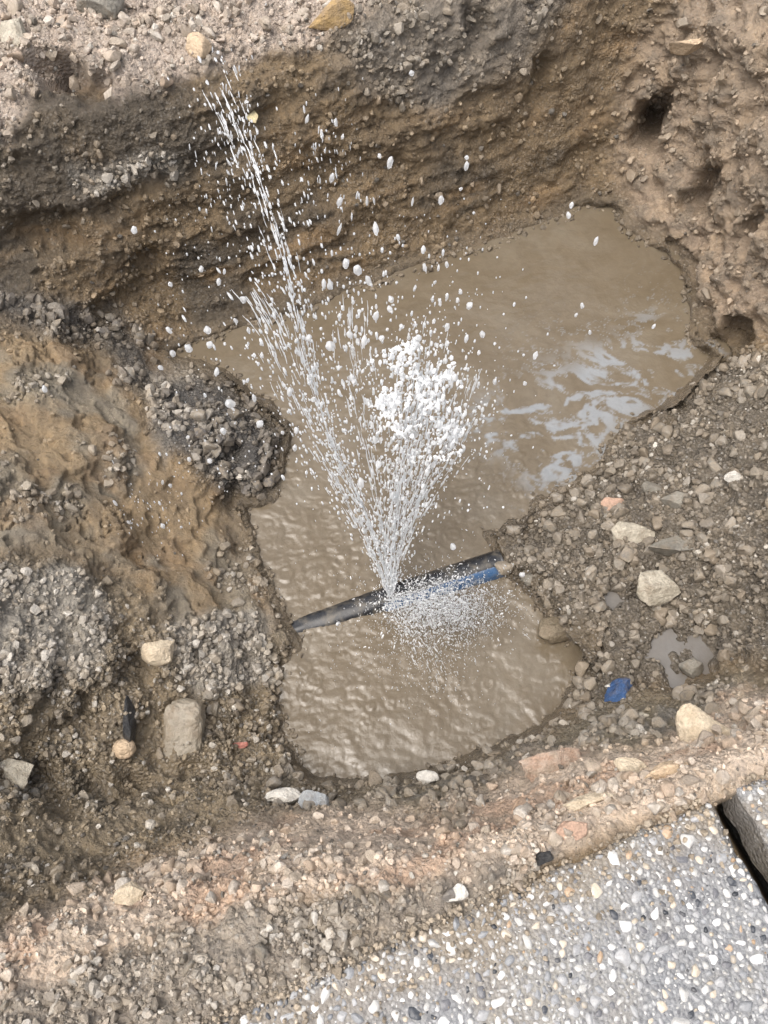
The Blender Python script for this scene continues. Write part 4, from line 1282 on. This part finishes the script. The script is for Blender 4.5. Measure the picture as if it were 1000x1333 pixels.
# larger drops, each its own thing: (u, v, radius px, elongation)
BIG = [(536, 95, 4.5, 1), (508, 212, 6, 1.5), (494, 203, 3.5, 1), (608, 205, 3.5, 1), (607, 216, 5, 1.5), (574, 261, 6, 1.4), (442, 263, 6, 1.5), (600, 246, 3, 1), (617, 277, 2.6, 1), (518, 309, 4, 1.3), (551, 325, 4.6, 1.3), (553, 348, 4.2, 1.6),
       (450, 343, 6.5, 1.3), (466, 352, 8, 1.3), (480, 366, 6, 1.5), (317, 390, 6, 1.2), (262, 350, 4.6, 1.2), (285, 367, 4.4, 1.3), (222, 370, 4.2, 1.5), (175, 300, 5.5, 1.1), (220, 430, 4.6, 1.4), (270, 430, 6.5, 1.05), (246, 454, 7, 1.1), (273, 449, 5.6, 1.1),
       (225, 460, 6.2, 1.3), (209, 479, 4.4, 1.2), (282, 484, 4.6, 1.6), (300, 525, 8.5, 1.4), (291, 561, 6, 1.2), (318, 497, 3, 1.3), (331, 519, 5, 1.7), (338, 552, 6, 1.2), (386, 560, 5.2, 1.3), (384, 583, 4.6, 1.4), (368, 563, 3.4, 1.6), (273, 600, 5, 1.2), (246, 598, 3.6, 1.2),
       (430, 372, 6, 1.3), (402, 352, 3.2, 1), (402, 440, 6, 1.2), (430, 450, 8.5, 1.15), (455, 436, 6, 1.2), (474, 444, 6, 1.6), (408, 520, 5, 1.5), (377, 510, 6, 1.5), (458, 492, 6, 1.5), (457, 518, 4, 1.2), (509, 390, 5.5, 1.1), (507, 402, 5, 1.2), (490, 412, 6, 1.4), (497, 440, 5, 1.2),
       (523, 425, 4, 1), (540, 375, 3.2, 1.8), (563, 390, 3.6, 1.8), (573, 395, 3.8, 1.6), (611, 398, 5.4, 1.3), (628, 435, 5.2, 1.4), (600, 380, 3, 1.4), (545, 440, 6, 1.2), (606, 480, 3.2, 1), (624, 530, 3, 1), (592, 492, 7, 1.3), (580, 470, 5, 1.2), (697, 463, 4.6, 1.5), (740, 280, 4.5, 1.2), (776, 314, 4.6, 1.5), (744, 267, 4, 1.2),
       (758, 398, 3.6, 1.4), (750, 410, 3, 1.4), (851, 425, 3.4, 1.5), (768, 433, 3.2, 1.5), (590, 712, 6, 1.5), (493, 604, 6.5, 1.2), (470, 628, 7, 1.3), (489, 298, 6, 1.6), (478, 262, 3.4, 2.4), (465, 254, 3, 2.6), (487, 262, 3, 2.6), (432, 232, 6, 1.9), (537, 263, 2.8, 2.6), (442, 298, 4, 3), (430, 370, 4.6, 2),
       (400, 155, 4, 1.9), (419, 175, 3.5, 2), (437, 160, 4, 1.4), (446, 178, 3, 1.5), (396, 143, 3, 2), (212, 685, 4, 1.5), (222, 632, 4, 1.6), (212, 628, 3, 2), (236, 686, 3, 2), (168, 680, 3, 1.8), (150, 655, 3.4, 2), (208, 655, 3, 2), (58, 507, 5, 1.3), (440, 812, 4, 1.4), (680, 748, 5, 1.3)]
jit = rng.random(len(BIG))
WHERE = {'dark': 'flying in front of the dark soil face opposite the paving', 'left': 'flying over the clay bank and dark gravel heap', 'pool': 'flying above the muddy pool beside the jets'}
DM = []
for k in range(8):
    v, f = ICO[3]
    q = v * (1 + 0.26 * vnoise(v * 1.3 + k * 9.1, 3)[:, None] + 0.08 * vnoise(v * 3 + k * 5.1, 4)[:, None])
    DM.append(mesh_np('water_drop', q, f)); DM[-1].materials.append(MDROP)
extra = []
for k in range(60):
    t = rng.random()
    if t < .5: extra.append((rng.normal(545, 45), rng.normal(500, 70), rng.uniform(1.8, 3.8), rng.uniform(1, 1.7)))
    elif t < .8: extra.append((rng.normal(440, 60), rng.normal(430, 60), rng.uniform(1.8, 3.6), rng.uniform(1, 1.8)))
    else: extra.append((rng.normal(310, 50), rng.normal(470, 60), rng.uniform(2.2, 4), rng.uniform(1, 1.8)))
for k, (u_, v_, rp_, el) in enumerate(BIG + extra):
    g, gn = surf(u_, v_)
    zt = 0.02 + 0.22 * math.sin(k * 12.9898) ** 2 - (0.25 if v_ > 550 else 0.0)
    if u_ > 690 or u_ < 215: zt -= 0.15
    zt = max(zt, max(g[2], -D) + 0.06)
    p = un(u_, v_, zt)
    dist_ = (p - CAMP) @ FWD
    r_ = rp_ * dist_ / FPX * 0.72
    base_line = 440 + (u_ - 240) * (268 - 440) / 500.0
    kk = 'dark' if v_ < base_line else ('left' if (u_ < 345 and v_ > 480) or u_ < 200 else 'pool')
    look = ('large' if rp_ >= 5.5 else 'middling' if rp_ >= 3.8 else 'small') + (' long' if el >= 1.8 else ' oval' if el >= 1.3 else ' round')
    o = obj('water_drop', DM[k % 8], loc=p, label=look + ' white water drop ' + WHERE[kk], cat='water drop', group=look + ' drops ' + WHERE[kk])
    tilt = Vector((rng.normal() * .25, rng.normal() * .25 + .1, 1)).normalized()
    o.rotation_euler = tilt.to_track_quat('Z', 'Y').to_euler()
    o.scale = (r_ / el ** .35, r_ / el ** .35, r_ * el * 1.15)
